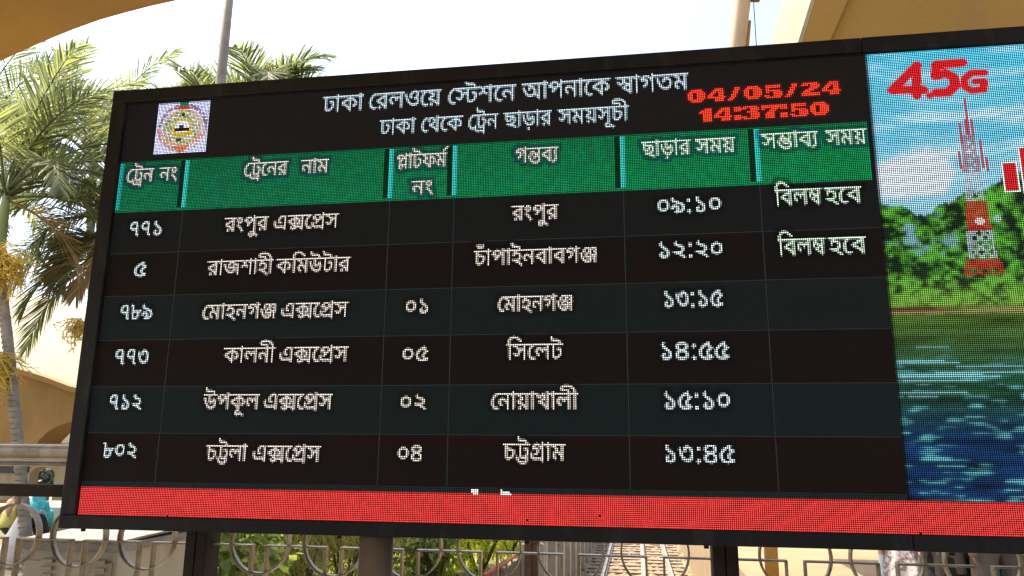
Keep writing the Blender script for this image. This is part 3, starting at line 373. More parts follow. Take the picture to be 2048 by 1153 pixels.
111,59 -1,-9 -1,-9 -3,-8 -3,-7 -4,-6 -6,-5 -6,-4 -8,-2 -10,-1 -10,1 -10,3 -6,3 -6,4 -5,6 -5,7 -5,9 -5,11 -4,13 -4,16 -3,17 15,4 4,-18 4,-16 5,-13 4,-10 5,-9 6,-6 9,-5 10,-2 10,1 6,4 5,5 4,8 1,8 1,10 -1,12 -2,10 -4,8 -6,7 -6,4 -7,2 -4,-1 -4,-2 -2,-3 -1,-4 1,-4 0,-3 1,-3 2,-4 -16,-4 -2,5 -1,5 -1,5 -1,4 1,8 4,6 4,4 6,3 6,1 5,1 9,-1 8,-3 7,-4 6,-6 5,-7 4,-7 2,-9 2,-10
59,0 -14,1 -12,3 -9,5 -6,7 -4,9 -2,9 2,10 6,9 7,5 8,5 11,4 0,-5 -10,5 -8,5 -6,4 -4,5 -2,6 -1,7 1,8 4,7 6,6 9,5 10,3 13,1 10,0 10,-2 7,-2 9,-5 5,-6 4,-7 1,-7 -1,-8 -3,-6 -5,-5 -6,-5 -7,-3 -8,-4 -1,4 10,-4 8,-4 6,-5 7,-9 2,-12 -1,-10 -4,-9 -7,-6 -9,-5 -12,-3|59,14 14,2 10,4 5,6 2,9 -1,6 -3,5 -6,4 -6,4 -7,2 -8,2 -9,-2 -8,-4 -6,-3 -5,-7 -2,-8 2,-8 5,-6 10,-4|59,73 7,2 7,2 6,4 4,4 4,4 1,5 -2,7 -6,5 -9,3 -13,1 -7,0 -6,-2 -6,-2 -4,-3 -3,-4 -1,-5 1,-7 6,-5 5,-4 7,-3
63,0 -10,1 -9,2 -9,3 -7,4 -6,6 -5,7 -4,8 -2,9 -1,10 1,10 3,10 5,9 6,8 9,9 10,8 11,7 14,8 14,7 8,-11 -2,-3 -1,-2 -1,-3 0,-3 1,-5 4,-5 5,-2 7,-1 0,0 1,0 1,0 1,0 6,-11 -7,-4 -6,-4 -6,-4 -7,-5 -5,-6 -3,-6 -1,-7 1,-5 4,-5 6,-4 9,-1 2,0 2,0 2,0 2,0 6,-17 -7,-3 -7,-3 -8,-3 -9,-2 -9,-1|64,14 6,0 5,1 4,0 4,1 4,1 5,1 0,0 -9,2 -8,3 -5,4 -5,8 -2,9 1,8 3,7 4,7 6,6 5,4 6,5 7,4 0,-5 -7,2 -5,2 -4,4 -3,4 -2,4 -1,5 1,3 0,2 0,2 1,1 2,-2 -10,-5 -9,-6 -8,-6 -7,-6 -6,-7 -5,-7 -4,-11 -2,-11 1,-12 5,-8 6,-7 8,-4 9,-2
76,60 10,-3 -8,-3 -8,-2 -8,-2 -8,0 -12,1 -10,3 -8,4 -6,7 -3,8 -1,9 1,9 3,8 4,7 6,6 7,5 8,4 8,3 8,0 7,0 7,-1 5,-3 5,-3 4,-4 2,-5 2,-7 1,-10 0,-62 0,-5 1,-3 1,-3 3,-1 3,-1 6,-1 -2,-15 -9,1 -8,2 -5,3 -3,5 -2,6 -1,7|53,64 8,1 7,1 6,2 7,3 -5,-3 0,20 0,6 0,5 -2,4 -2,3 -2,2 -3,1 -3,1 -5,0 -5,0 -5,-2 -5,-3 -4,-3 -4,-4 -3,-5 -2,-6 -1,-6 2,-8 4,-5 8,-3
47,0 -7,1 -6,1 -4,3 -4,3 -3,4 -3,5 -1,6 -1,10 0,63 0,5 -1,3 -1,2 -3,2 -3,1 -6,0 2,16 7,-1 6,-1 5,-2 3,-2 3,-3 2,-5 1,-5 0,-6 0,-29 6,2 6,1 5,1 4,0 2,0 3,0 2,-1 3,0 5,-1 4,-1 4,0 5,0 7,1 5,1 5,4 4,6 14,-7 -3,-6 -4,-5 -4,-3 -6,-3 -6,-1 -6,-1 -2,0 -2,1 -2,0 -2,0 4,3 2,-4 2,-5 1,-5 1,-5 -2,-13 -4,-10 -7,-9 -8,-6 -10,-4|48,14 6,1 5,2 5,3 3,3 3,5 2,4 1,5 1,5 -1,7 -2,5 -3,3 -4,2 -5,1 -4,1 -6,-1 -6,0 -5,-2 -5,-2 0,-22 1,-6 0,-4 2,-4 1,-2 2,-1 2,-1 3,-1
35,63 9,-1 7,-2 7,-4 4,-6 4,-6 1,-8 -1,-7 -2,-6 -4,-5 -4,-6 -1,2 12,2 10,3 7,4 6,6 4,6 1,8 -1,7 -2,6 -5,5 -7,5 -7,3 -8,3 -10,3 -11,3 -10,4 -8,3 -9,4 -6,5 -3,6 -1,7 1,5 1,4 3,5 5,5 12,-7 -2,-3 -2,-2 -1,-2 0,-3 0,-2 1,-2 2,-3 3,-2 4,-2 7,-2 8,-3 12,-4 10,-3 9,-3 7,-3 9,-5 6,-6 5,-6 3,-6 1,-7 1,-7 -2,-11 -4,-9 -7,-8 -9,-6 -7,-3 -8,-2 -8,-2 -14,-1 -14,-1 -2,0 -5,14 8,3 6,5 4,5 1,7 -1,6 -3,5 -5,3 -7,1 -6,-1 -4,-2 -3,-3 0,-4 0,-2 0,-2 1,-3 1,-2 -15,-3 -2,4 -1,3 0,4 -1,3 1,6 3,6 4,4 6,3 7,2
-51,141 65,42 8,-11 -64,-43
53,124 0,-14 -14,0 12,5 -7,-7 -5,-5 -4,-6 -2,-5 -1,-6 0,-7 0,-7 1,-7 2,-8 1,-7 2,-8 0,-9 0,-7 -1,-7 -3,-6 -3,-6 -5,-5 -8,-5 -9,-4 -11,-3 -4,13 11,4 8,4 5,5 3,5 1,6 1,7 -1,8 -1,7 -2,8 -1,7 -2,8 0,7 0,7 1,6 2,6 3,5 4,5 5,6 3,-4 -36,0 0,14
147,124 0,-14 -21,0 0,-110 -15,0 0,85 4,-13 -4,7 -5,6 -4,5 -6,6 -6,6 -5,4 -6,3 -6,2 -6,0 -10,-1 -7,-4 -6,-6 -6,-7 -3,-2 4,3 5,2 6,1 7,0 9,-1 6,-2 5,-4 4,-5 2,-6 0,-5 -1,-11 -6,-10 -6,-6 -8,-6 -9,-5 -10,14 9,5 8,5 6,6 1,7 0,4 -3,3 -4,3 -6,0 -5,0 -5,-1 -4,-1 -5,-3 -16,14 4,6 4,6 5,6 7,7 8,5 9,3 9,1 10,-1 9,-3 8,-4 8,-6 5,-5 5,-6 6,-7 -4,3 0,3 -1,5 0,6 0,6 0,21 11,0 4,-14|126,-9 -14,0 -4,8 -5,5 -6,3 -8,2 -6,-1 -6,0 -6,-1 -7,-1 -6,-1 -8,0 -6,1 -7,1 -7,2 -7,3 -5,4 -5,7 -3,9 -1,10 0,4 1,4 0,4 1,3 15,-2 0,-3 -1,-3 0,-3 0,-4 1,-7 2,-6 4,-4 5,-3 6,-2 8,0 6,0 6,0 6,1 6,1 6,1 6,0 7,-1 6,-1 5,-3 6,-6 0,2 15,0
137,124 0,-14 -81,0 0,-66 0,-8 1,-4 1,-4 1,-2 5,-3 6,-1 8,1 7,3 7,4 5,5 5,7 4,7 2,7 1,7 -1,5 -2,4 -4,3 -7,1 -2,0 -3,-1 -3,0 -2,-1 -2,15 3,1 4,0 5,1 4,0 7,-1 6,-2 6,-4 4,-5 2,-7 1,-8 -1,-8 -2,-8 -3,-7 -4,-7 -5,-6 -6,-6 -8,-6 -8,-4 -9,-3 -10,-1 -7,0 -6,2 -4,2 -4,4 -3,4 -3,5 -1,7 -1,9 0,69 -42,0 0,14|100,124 -1,7 -3,5 -4,3 -8,1 -18,0 -12,0 -8,2 -7,2 -6,3 -4,5 -4,6 -2,6 0,8 0,2 0,3 0,3 1,2 14,-1 0,-2 0,-1 0,-2 0,-2 0,-4 0,-4 2,-3 1,-3 4,-2 5,-2 6,-1 9,-1 15,0 10,0 7,-1 6,-3 5,-3 3,-4 2,-5 1,-6 1,-8|115,-38 -15,0 -3,7 -5,6 -6,3 -6,1 -6,0 -6,-1 -6,0 -6,-1 -5,-1 -6,0 -7,0 -6,2 -7,2 -5,3 -5,5 -4,7 -2,8 -1,10 0,5 1,6 1,4 1,4 15,-2 -1,-4 -1,-4 0,-5 0,-4 0,-8 2,-6 3,-4 4,-3 5,-1 6,-1 6,0 5,1 6,1 5,1 6,0 6,1 5,-1 6,-2 5,-3 6,-5 0,24 0,4 0,4 0,5 1,6 14,11
153,124 0,-14 -21,0 0,-110 -15,0 0,79 4,-13 -5,8 -5,7 -5,6 -7,8 -6,6 -6,4 -6,4 -7,2 -7,0 -7,-1 -7,-2 -6,-3 -6,-5 -5,-5 -5,-6 -2,0 4,2 3,1 3,1 4,0 10,-2 7,-4 4,-7 1,-9 0,-2 0,-2 0,-2 -1,-1 -3,1 2,3 2,2 3,3 2,2 3,2 2,3 25,23 10,-10 -57,-54 -12,11 17,16 -8,-9 -6,-5 3,4 3,4 1,4 1,5 -1,4 -2,4 -4,2 -5,1 -3,-1 -3,0 -3,-1 -4,-2 -15,14 6,7 5,6 6,6 5,5 6,4 6,3 10,4 10,1 11,-1 9,-3 9,-6 9,-7 5,-6 6,-7 6,-8 -3,1 -1,5 0,6 0,5 0,7 0,26 10,0 5,-14|132,-9 -15,0 -2,6 -3,4 -3,3 -4,3 -5,1 -5,1 -10,-1 -10,-1 -10,-1 -11,-1 -8,1 -7,1 -8,2 -7,3 -6,4 -5,7 -3,9 -1,10 0,4 0,4 1,4 1,3 15,-2 0,-2 -1,-3 0,-4 0,-4 0,-7 3,-6 4,-4 6,-3 7,-2 9,0 9,0 9,1 10,2 10,0 7,-1 7,-2 6,-3 5,-5 0,18 15,0
79,61 -6,1 -6,0 -5,2 -5,2 -5,3 -5,4 -5,3 -3,2 -3,1 -3,1 -3,-1 -3,-1 -2,-2 0,-3 0,-3 2,-3 2,-3 3,-2 -11,-11 -5,4 -4,6 -3,6 -1,7 1,6 3,5 4,4 4,3 6,1 5,1 5,0 4,-2 4,-1 4,-3 4,-2 4,-2 6,-4 5,-3 5,-2 6,-1 6,1 5,3 3,4 1,6 -1,8 -3,7 -5,6 -5,6 15,3 4,-3 3,-4 3,-5 2,-5 1,-6 1,-7 -1,-8 -3,-7 -4,-5 -5,-4 -7,-2|17,120 10,-2 11,-6 6,-6 4,-8 1,-10 0,-1 0,-2 0,-2 -1,-2 -15,0 0,3 1,1 0,2 0,2 -2,7 -3,7 -7,5 -9,3|-2,110 0,14 127,0 0,-14|103,74 0,-74 -16,0 -6,7 -7,7 -8,5 -8,4 -10,4 -10,3 -7,15 8,5 8,5 9,5 9,4 11,4 11,4|87,61 -7,-4 -7,-3 -7,-4 -8,-4 -6,-4 -6,-3 1,1 9,-2 7,-4 7,-3 7,-4 6,-5 5,-4 0,3 0,4 -1,4 0,3
99,61 -13,1 -10,6 -5,5 -5,7 -4,7 3,1 -2,-7 -3,-6 -3,-6 -5,-5 -6,-3 -7,-1 -5,1 -6,1 -5,3 -5,4 -5,6 -6,8 13,8 5,-8 4,-5 4,-2 4,-1 5,1 4,2 3,5 3,6 1,9 1,12 14,0 2,-7 2,-7 3,-6 4,-5 4,-5 5,-3 6,-2 6,-1 6,1 5,3 3,4 1,6 -1,8 -4,7 -4,6 -5,6 16,3 3,-3 3,-4 3,-5 2,-5 2,-6 0,-7 -2,-12 -6,-8 -10,-6|146,124 0,-14 -148,0 0,14|124,74 0,-74 -15,0 -7,7 -7,7 -8,5 -8,4 -10,4 -10,3 -7,15 8,5 9,5 9,5 10,5 10,4 11,4|109,61 -8,-4 -7,-3 -7,-4 -7,-4 -7,-4 -6,-3 1,1 9,-2 8,-4 7,-3 6,-4 6,-5 5,-4 0,3 0,4 0,4 0,3
88,111 0,-10 0,2 8,-1 8,-3 7,-3 7,-4 5,-4 5,-5 5,-9 1,-10 0,-6 -2,-6 -4,-4 -4,-4 -6,-2 -8,-1 -2,0 -3,1 -3,0 -2,0 1,14 1,0 1,0 2,0 2,0 6,0 4,3 2,3 1,3 -2,8 -6,7 -6,3 -9,3 -9,2 0,2 0,-77 -14,0 -5,6 -5,6 -5,6 -5,5 -7,5 -7,4 -7,4 -9,3 -9,2 -8,19 8,4 8,4 8,4 8,4 8,3 8,4 11,4 11,3 -4,-8 0,16|73,94 4,-6 -9,-3 -9,-4 -10,-4 -9,-5 -10,-4 -8,-5 -2,4 12,-3 11,-4 9,-6 8,-6 7,-7 7,-7 -1,4 0,5 0,4 0,4|132,124 0,-14 -134,0 0,14|185,124 0,-14 -21,0 0,-117 -16,0 0,10 1,6 -1,5 0,5 0,5 0,4 0,82 -20,0 0,14|61,-6 -5,1 -5,2 -5,3 -5,4 -5,6 -5,8 12,7 5,-8 4,-5 4,-2 5,-1 3,1 3,0 3,1 4,1 4,3 5,3 9,5 8,5 8,2 8,1 6,0 5,-2 5,-2 6,-4 5,-5 7,-6 -1,-17 -7,7 -6,6 -5,4 -5,3 -4,1 -5,1 -4,0 -3,-1 -4,-2 -4,-2 -4,-2 -5,-3 -7,-4 -6,-3 -5,-3 -4,-1 -5,-1
77,125 7,0 7,-2 5,-3 4,-5 2,-5 1,-7 -1,-9 -4,-8 -7,-7 -8,-7 -5,-4 -5,-4 -3,-4 -1,-5 1,-3 1,-3 3,-2 4,0 5,0 5,2 4,3 6,4 15,-5 1,-4 1,-5 1,-5 0,-5 -1,-9 -3,-8 -6,-6 -8,-5 -10,-3 -12,-1 -10,1 -9,2 -7,3 -6,3 -6,5 -6,7 -6,8 -6,9 -5,12 -5,13 -4,16 15,4 4,-13 3,-12 4,-10 5,-8 4,-7 5,-5 7,-6 8,-4 7,-2 8,-1 7,1 6,1 5,3 4,4 2,4 1,6 0,3 -1,2 0,3 -2,4 12,1 -7,-5 -7,-5 -8,-3 -10,-1 -10,2 -8,4 -5,7 -1,8 0,7 3,6 4,5 4,4 5,4 5,4 5,4 5,4 3,4 1,5 0,2 -1,2 -1,2 -2,2 -3,2 -5,0 -7,-1 -6,-2 -5,-3 -4,-3 -3,-4 -1,-3 1,-3 1,-2 2,-2 3,-2 -11,-12 -6,4 -3,5 -2,6 -1,4 1,6 2,5 4,6 6,5 6,4 7,3 8,2|135,125 10,-1 8,-4 5,-7 2,-8 -1,-5 -2,-5 -3,-4 -6,-5 -7,-4 -10,-3 -3,13 7,2 5,2 3,4 1,4 0,4 -2,2 -4,1 -4,1 -9,-2 -9,-6 -6,-5 -5,-6 -4,-7 -12,8 5,6 5,6 4,5 8,6 7,5 8,2|132,50 -8,1 -7,2 -6,3 -5,5 -5,5 -4,6 -3,6 -3,7 10,13 3,-11 4,-9 5,-6 6,-5 7,-3 7,0 5,0 4,2 3,3 1,5 -1,4 -3,4 -4,3 -6,2 11,7 4,-2 5,-2 3,-4 3,-4 2,-4 1,-5 -2,-9 -5,-7 -10,-5|149,29 0,-5 1,-8 2,-7 2,-7 -14,-3 -3,8 -2,9 -1,9 0,8 0,8 2,8 3,6 2,5 6,5 10,-11 -4,-6 -2,-6 -2,-6
132,124 0,-14 -80,0 0,-63 0,-7 1,-5 1,-3 2,-3 4,-3 7,-1 7,1 6,3 7,4 5,5 5,6 4,7 2,7 1,7 -1,5 -2,4 -4,2 -6,1 -3,0 -2,-1 -3,0 -3,-1 -2,15 4,0 4,1 4,1 5,0 7,-1 6,-2 5,-4 3,-5 3,-6 0,-8 -1,-11 -3,-10 -5,-9 -7,-8 -8,-7 -9,-6 -10,-3 -10,-1 -7,0 -6,2 -5,3 -4,3 -3,4 -2,5 -2,7 0,9 0,66 -39,0 0,14|95,124 -1,7 -3,5 -5,3 -7,1 -19,0 -11,0 -9,2 -6,2 -6,3 -5,5 -3,6 -2,6 -1,8 0,2 1,3 0,3 0,2 15,-1 0,-2 -1,-1 0,-2 0,-2 0,-4 1,-4 1,-3 2,-3 3,-2 5,-2 7,-1 8,-1 16,0 9,0 8,-1 5,-3 5,-3 3,-4 2,-5 2,-6 0,-8|111,9 -2,-10 -3,-8 -6,-7 -8,-6 -11,-3 -14,-1 -12,1 -13,4 -7,4 -8,6 -7,7 -6,8 -6,11 -5,12 15,5 4,-10 4,-9 5,-7 8,-8 8,-5 10,-3 11,-1 8,0 6,2 6,2 4,4 2,5 1,6 0,4 -1,4 -1,5 -3,4 13,8 4,-6 2,-6 1,-6
101,61 -6,0 -6,1 -5,2 -5,3 -5,4 -6,4 -4,4 -4,3 -2,1 -3,0 -3,0 -3,-2 -2,-2 -1,-4 1,-3 1,-4 3,-3 3,-3 -11,-11 -5,5 -4,6 -3,7 -1,7 0,7 3,5 4,4 5,3 5,2 5,1 8,-1 6,-2 6,-4 6,-5 7,-6 5,-3 5,-2 6,-1 6,1 4,3 3,4 1,6 -1,8 -3,7 -5,6 -5,6 16,3 3,-3 3,-4 3,-5 2,-5 2,-6 0,-7 -1,-8 -2,-7 -4,-5 -5,-4 -8,-2|146,124 0,-14 -148,0 0,14|84,-11 -11,1 -11,2 -10,4 -9,5 -9,7 -8,9 -8,11 -7,13 -6,16 15,4 5,-12 5,-11 6,-9 6,-7 7,-7 7,-5 8,-3 10,-2 9,-1 11,1 9,2 6,4 5,8 2,10 0,6 -2,5 -3,5 -5,3 -5,2 -7,1 -4,-1 -3,-1 -3,-2 -2,-2 -1,-3 0,-3 0,-2 0,-2 1,-3 0,-2 -15,-3 -1,4 0,3 -1,4 0,3 1,7 3,6 4,4 6,3 7,2 8,1 11,-1 9,-4 8,-6 5,-7 3,-9 1,-9 -1,-11 -4,-10 -7,-7 -9,-6 -7,-3 -9,-1
58,126 12,-1 10,-4 6,-4 7,-5 6,-6 6,-7 7,-9 8,-10 -11,-8 -5,7 -4,6 -4,5 -6,7 -6,5 -6,4 -6,3 -6,2 -7,0 -7,0 -7,-2 -6,-3 -6,-3 -5,-3 -5,-4 -2,-1 4,2 3,1 4,1 4,0 10,-1 6,-5 3,-6 1,-8 0,-1 0,-2 0,-2 0,-1 -22,-13 4,3 3,4 2,4 0,6 0,3 -2,4 -4,2 -5,1 -3,0 -3,-1 -4,-2 -3,-1 -15,14 6,5 5,6 6,4 8,6 9,4 10,3|100,95 -57,-47 -11,11 19,15 2,0 2,2 3,2 2,2 2,2 2,2 3,2 23,19|145,124 0,-14 -21,0 0,-64 -15,0 0,33 1,10 -1,5 0,6 0,5 0,7 0,26 10,0 5,-14|54,46 8,-1 7,-3 6,-4 5,-5 3,4 3,3 4,1 5,1 5,-1 6,-2 5,-4 6,-4 -8,3 0,2 0,2 0,3 0,2 0,8 15,0 0,-51 -15,0 0,33 6,-17 -4,5 -5,4 -4,2 -5,1 -4,-1 -3,-1 -2,-4 -1,-5 0,-2 0,-1 0,-2 1,-1 -13,-1 -2,9 -4,7 -6,5 -7,1 -6,-1 -3,-2 -3,-3 0,-4 1,-5 3,-4 5,-4 7,-3 -5,-14 -8,3 -6,4 -6,5 -5,8 -2,11 2,9 5,7 9,5
100,60 -6,0 -6,2 -5,1 -5,3 -5,3 -5,4 -5,3 -3,2 -3,1 -3,1 -3,-1 -3,-1 -2,-2 0,-3 0,-3 2,-3 2,-3 3,-2 -11,-11 -5,4 -4,6 -3,6 -1,7 1,6 3,5 3,4 5,3 6,1 5,1 5,0 4,-2 5,-1 3,-3 4,-2 4,-2 6,-4 5,-3 5,-2 6,-1 6,1 5,3 3,4 1,6 -1,8 -3,7 -5,6 -5,6 15,3 4,-3 3,-4 3,-5 2,-5 1,-6 1,-7 -1,-8 -2,-7 -4,-5 -6,-5 -7,-2|38,120 10,-2 11,-6 6,-6 4,-8 1,-10 0,-1 0,-2 0,-2 -1,-2 -15,0 0,3 0,1 1,2 0,2 -2,7 -3,7 -7,5 -9,3|147,124 0,-14 -149,0 0,14|84,27 -10,2 -8,4 -6,7 -1,10 0,5 1,4 2,4 1,4 15,-5 -1,-2 -1,-3 -1,-3 -1,-3 1,-5 3,-3 3,-1 3,-1 6,1 6,3 6,6 5,8 13,2 1,-7 -5,-8 -5,-7 -6,-5 -7,-4 -6,-2|84,-10 -11,1 -11,2 -10,3 -9,6 -9,7 -8,9 -8,11 -7,13 -6,16 15,4 5,-12 5,-11 6,-9 6,-8 7,-6 7,-5 8,-3 10,-3 9,0 12,0 9,3 6,3 6,7 2,10 -1,7 -2,7 -3,5 -4,4 12,10 5,-8 5,-8 2,-8 1,-9 -1,-9 -2,-7 -4,-7 -5,-5 -7,-4 -9,-4 -10,-2
38,25 -6,1 -5,2 -5,3 -4,4 -6,6 -5,8 12,7 5,-8 4,-4 4,-3 4,0 3,0 3,2 4,3 3,4 4,6 5,8 4,7 6,9 4,6 5,3 6,1 6,-1 6,-3 6,-5 6,-6 1,-6 -2,-11 -5,7 -5,6 -5,3 -4,1 -3,0 -2,-2 -3,-2 -2,-4 -4,-5 -4,-8 -6,-9 -4,-7 -5,-6 -4,-4 -6,-2|54,54 -2,12 -2,10 -3,7 -4,5 -6,4 -8,3 -9,2 -12,2 3,15 10,-4 11,-2 8,-2 7,-4 6,-4 4,-5 3,-6 2,-7 1,-9|199,124 0,-14 -81,0 0,-69 0,-7 1,-5 1,-3 1,-3 5,-3 6,-1 8,1 7,3 6,4 6,5 5,7 4,7 2,7 1,7 -1,5 -2,5 -4,2 -7,1 -2,0 -3,-1 -3,0 -2,-1 -3,15 4,0 4,1 5,1 4,0 7,-1 6,-2 5,-4 4,-5 3,-7 1,-8 -2,-12 -4,-11 -4,-7 -5,-7 -6,-5 -8,-6 -8,-4 -9,-3 -10,-1 -7,0 -6,2 -5,3 -3,3 -3,4 -3,5 -1,7 -1,9 0,29 1,8 0,3 -1,4 0,5 0,5 0,18 -104,0 0,14|162,124 -1,7 -3,5 -5,3 -7,1 -19,0 -11,0 -9,2 -6,2 -6,3 -5,5 -3,6 -2,6 -1,8 0,2 1,3 0,3 0,2 15,-1 0,-2 0,-1 -1,-2 0,-2 1,-4 0,-4 1,-3 2,-3 4,-2 4,-2 7,-1 8,-1 16,0 10,0 7,-1 6,-3 4,-3 3,-4 3,-5 1,-6 1,-8
71,124 0,-14 -4,0 -6,-2 -7,-4 -7,-5 -7,-7 -6,-8 -4,-10 -3,-10 -1,-12 1,-13 3,-9 5,-8 6,-5 6,-2 6,-1 5,0 4,1 3,1 5,2 7,-12 -6,-3 -6,-2 -6,-2 -6,0 -12,2 -11,5 -5,5 -6,6 -4,7 -3,8 -2,10 0,10 0,10 2,9 3,9 3,7 5,7 5,7 5,5 6,5 6,5 9,5 8,3
29,83 -4,1 -4,2 -3,4 -1,6 1,7 3,4 4,2 4,1 5,-1 4,-2 3,-4 1,-7 -1,-6 -3,-4 -4,-2|29,-3 -4,1 -4,2 -3,5 -1,6 1,6 3,4 4,3 4,0 5,0 4,-3 3,-4 1,-6 -1,-6 -3,-5 -4,-2"""
RUN = {
'ঢাকা': '14,0,0 27,113,0 7,167,0 27,328,0',
'রেলওয়ে': '58,0,0 22,69,0 23,188,0 6,335,0 32,482,0 34,551,0',
'স্টেশনে': '58,0,0 57,69,0 24,266,0 32,401,0 17,470,0',
'আপনাকে': '2,0,0 18,232,0 17,375,0 27,496,0 32,549,0 7,618,0',
'স্বাগতম': '50,0,0 27,144,0 9,197,0 15,328,0 21,470,0',
'থেকে': '58,0,0 16,69,0 32,198,0 7,267,0',
'ট্রেন': '58,0,0 47,69,0 17,204,0',
'ছাড়ার': '11,0,0 27,137,0 33,191,0 27,333,0 22,386,0',
'সময়সূচী': '25,0,0 21,136,0 34,261,0 25,386,0 31,522,0 10,522,0 29,636,0',
'নং': '17,0,0 1,121,0',
'ট্রেনের': '58,0,0 47,69,0 32,204,0 17,273,0 22,394,0',
'নাম': '17,0,0 27,121,0 21,174,0',
'প্লাটফর্ম': '55,0,0 27,143,0 13,196,0 19,310,0 21,477,0 44,602,0',
'গন্তব্য': '9,0,0 54,131,0 20,275,0 45,395,0',
'সময়': '25,0,0 21,136,0 34,261,0',
'সম্ভাব্য': '25,0,0 56,136,0 27,281,0 20,334,0 45,454,0',
'রংপুর': '22,0,0 1,119,0 18,207,0 30,350,0 22,350,0',
'এক্সপ্রেস': '5,0,0 51,152,0 32,334,0 48,403,0 25,554,0',
'রাজশাহী': '22,0,0 27,119,0 12,172,0 24,356,0 27,491,0 26,544,0 29,650,0',
'কমিউটার': '7,0,0 28,161,0 21,215,0 4,339,0 13,481,0 27,595,0 22,648,0',
'মোহনগঞ্জ': '58,0,0 21,69,0 27,194,0 26,247,0 17,353,0 9,474,0 52,605,0',
'কালনী': '7,0,0 27,161,0 23,215,0 17,361,0 29,482,0',
'উপকূল': '4,0,0 18,142,0 7,286,0 31,403,0 23,447,0',
'চট্টলা': '10,0,0 53,113,0 23,243,0 27,389,0',
'চাঁপাইনবাবগঞ্জ': '10,0,0 27,113,0 0,85,0 18,167,0 27,310,0 3,363,0 17,469,0 20,590,0 27,709,0 20,762,0 9,881,0 52,1013,0',
'সিলেট': '28,0,0 25,53,0 32,190,0 23,259,0 13,405,0',
'নোয়াখালী': '58,0,0 17,69,0 27,190,0 34,243,0 27,368,0 8,422,0 27,561,0 23,614,0 29,760,0',
'চট্টগ্রাম': '10,0,0 53,113,0 46,243,0 27,388,0 21,442,0',
'বিলম্ব': '28,0,0 20,53,0 23,172,0 49,319,0',
'হবে': '26,0,0 32,106,0 20,175,0',
'৭৭১': '41,0,0 41,118,0 36,237,0',
'৫': '40,0,0',
'৭৮৯': '41,0,0 42,118,0 43,237,0',
'৭৭৩': '41,0,0 41,118,0 38,237,0',
'৭১২': '41,0,0 36,118,0 37,237,0',
'৮০২': '42,0,0 35,118,0 37,237,0',
'০১': '35,0,0 36,118,0',
'০৫': '35,0,0 40,118,0',
'০২': '35,0,0 37,118,0',
'০৪': '35,0,0 39,118,0',
'০৯:১০': '35,0,0 43,118,0 59,237,0 36,296,0 35,414,0',
'১২:২০': '36,0,0 37,118,0 59,237,0 37,296,0 35,414,0',
'১৩:১৫': '36,0,0 38,118,0 59,237,0 36,296,0 40,414,0',
'১৪:৫৫': '36,0,0 39,118,0 59,237,0 40,296,0 40,414,0',
'১৫:১০': '36,0,0 40,118,0 59,237,0 36,296,0 35,414,0',
'১৩:৪৫': '36,0,0 38,118,0 59,237,0 39,296,0 40,414,0'}
# ------------------------------------------------------------------ the LED board
PITCH = 0.006; VC = 37.864; BB = 2.4841
NU, NV = 578, 256
def BP(u, v, d=0.0): return P(u * PITCH + U_OFF, BB + d, CAM_Z + (v - VC) * PITCH)
U_OFF = -(253.23982 + 66.32840) * PITCH
board = empty("departure_board", P(-0.2, BB, 1.2), "large black framed LED departure board with Bengali train timetable and an advert", "display board")
def led_material(name, em=True):
    m = bpy.data.materials.new(name); m.use_nodes = True
    n = m.node_tree.nodes; l = m.node_tree.links; p = n["Principled BSDF"]
    at = n.new("ShaderNodeAttribute"); at.attribute_name = "led"
    p.inputs["Base Color"].default_value = (0.007, 0.0066, 0.0066, 1); p.inputs["Roughness"].default_value = 0.5; p.inputs["Specular IOR Level"].default_value = 0.06
    l.new(at.outputs["Color"], p.inputs["Emission Color"]); p.inputs["Emission Strength"].default_value = 1.0
    m.cycles.emission_sampling = 'NONE'
    return m
M_LED = led_material("led_pixels")
FILL = 0.58
def led_mesh(name, mask, colour, parent, depth=-0.0015):
    """one small square lamp for every pixel in mask; colour holds the wanted mean light of the pixel"""
    jj, ii = np.nonzero(mask)
    n = len(ii)
    if n == 0: return None
    h = FILL / 2
    q = np.array([[-h, -h], [h, -h], [h, h], [-h, h]])
    u = (ii[:, None] + .5 + q[None, :, 0]) * PITCH + U_OFF; v = (jj[:, None] + .5 + q[None, :, 1] - VC) * PITCH + CAM_Z
    co = np.zeros((n, 4, 3)); b = BB + depth
    co[:, :, 0] = u * UA.x + b * NB.x; co[:, :, 1] = u * UA.y + b * NB.y; co[:, :, 2] = v
    me = bpy.data.meshes.new(name)
    me.vertices.add(n * 4); me.vertices.foreach_set("co", co.reshape(-1))
    me.loops.add(n * 4); me.loops.foreach_set("vertex_index", np.arange(n * 4, dtype=np.int32))
    me.polygons.add(n); me.polygons.foreach_set("loop_start", np.arange(0, n * 4, 4, dtype=np.int32))
    me.update(calc_edges=True)
    c = colour[jj, ii] / (FILL * FILL) / GAIN
    at = me.attributes.new("led", 'FLOAT_COLOR', 'FACE')
    at.data.foreach_set("color", np.hstack([c, np.ones((n, 1))]).astype(np.float32).reshape(-1))
    me.validate()
    return link(name, me, M_LED, parent)

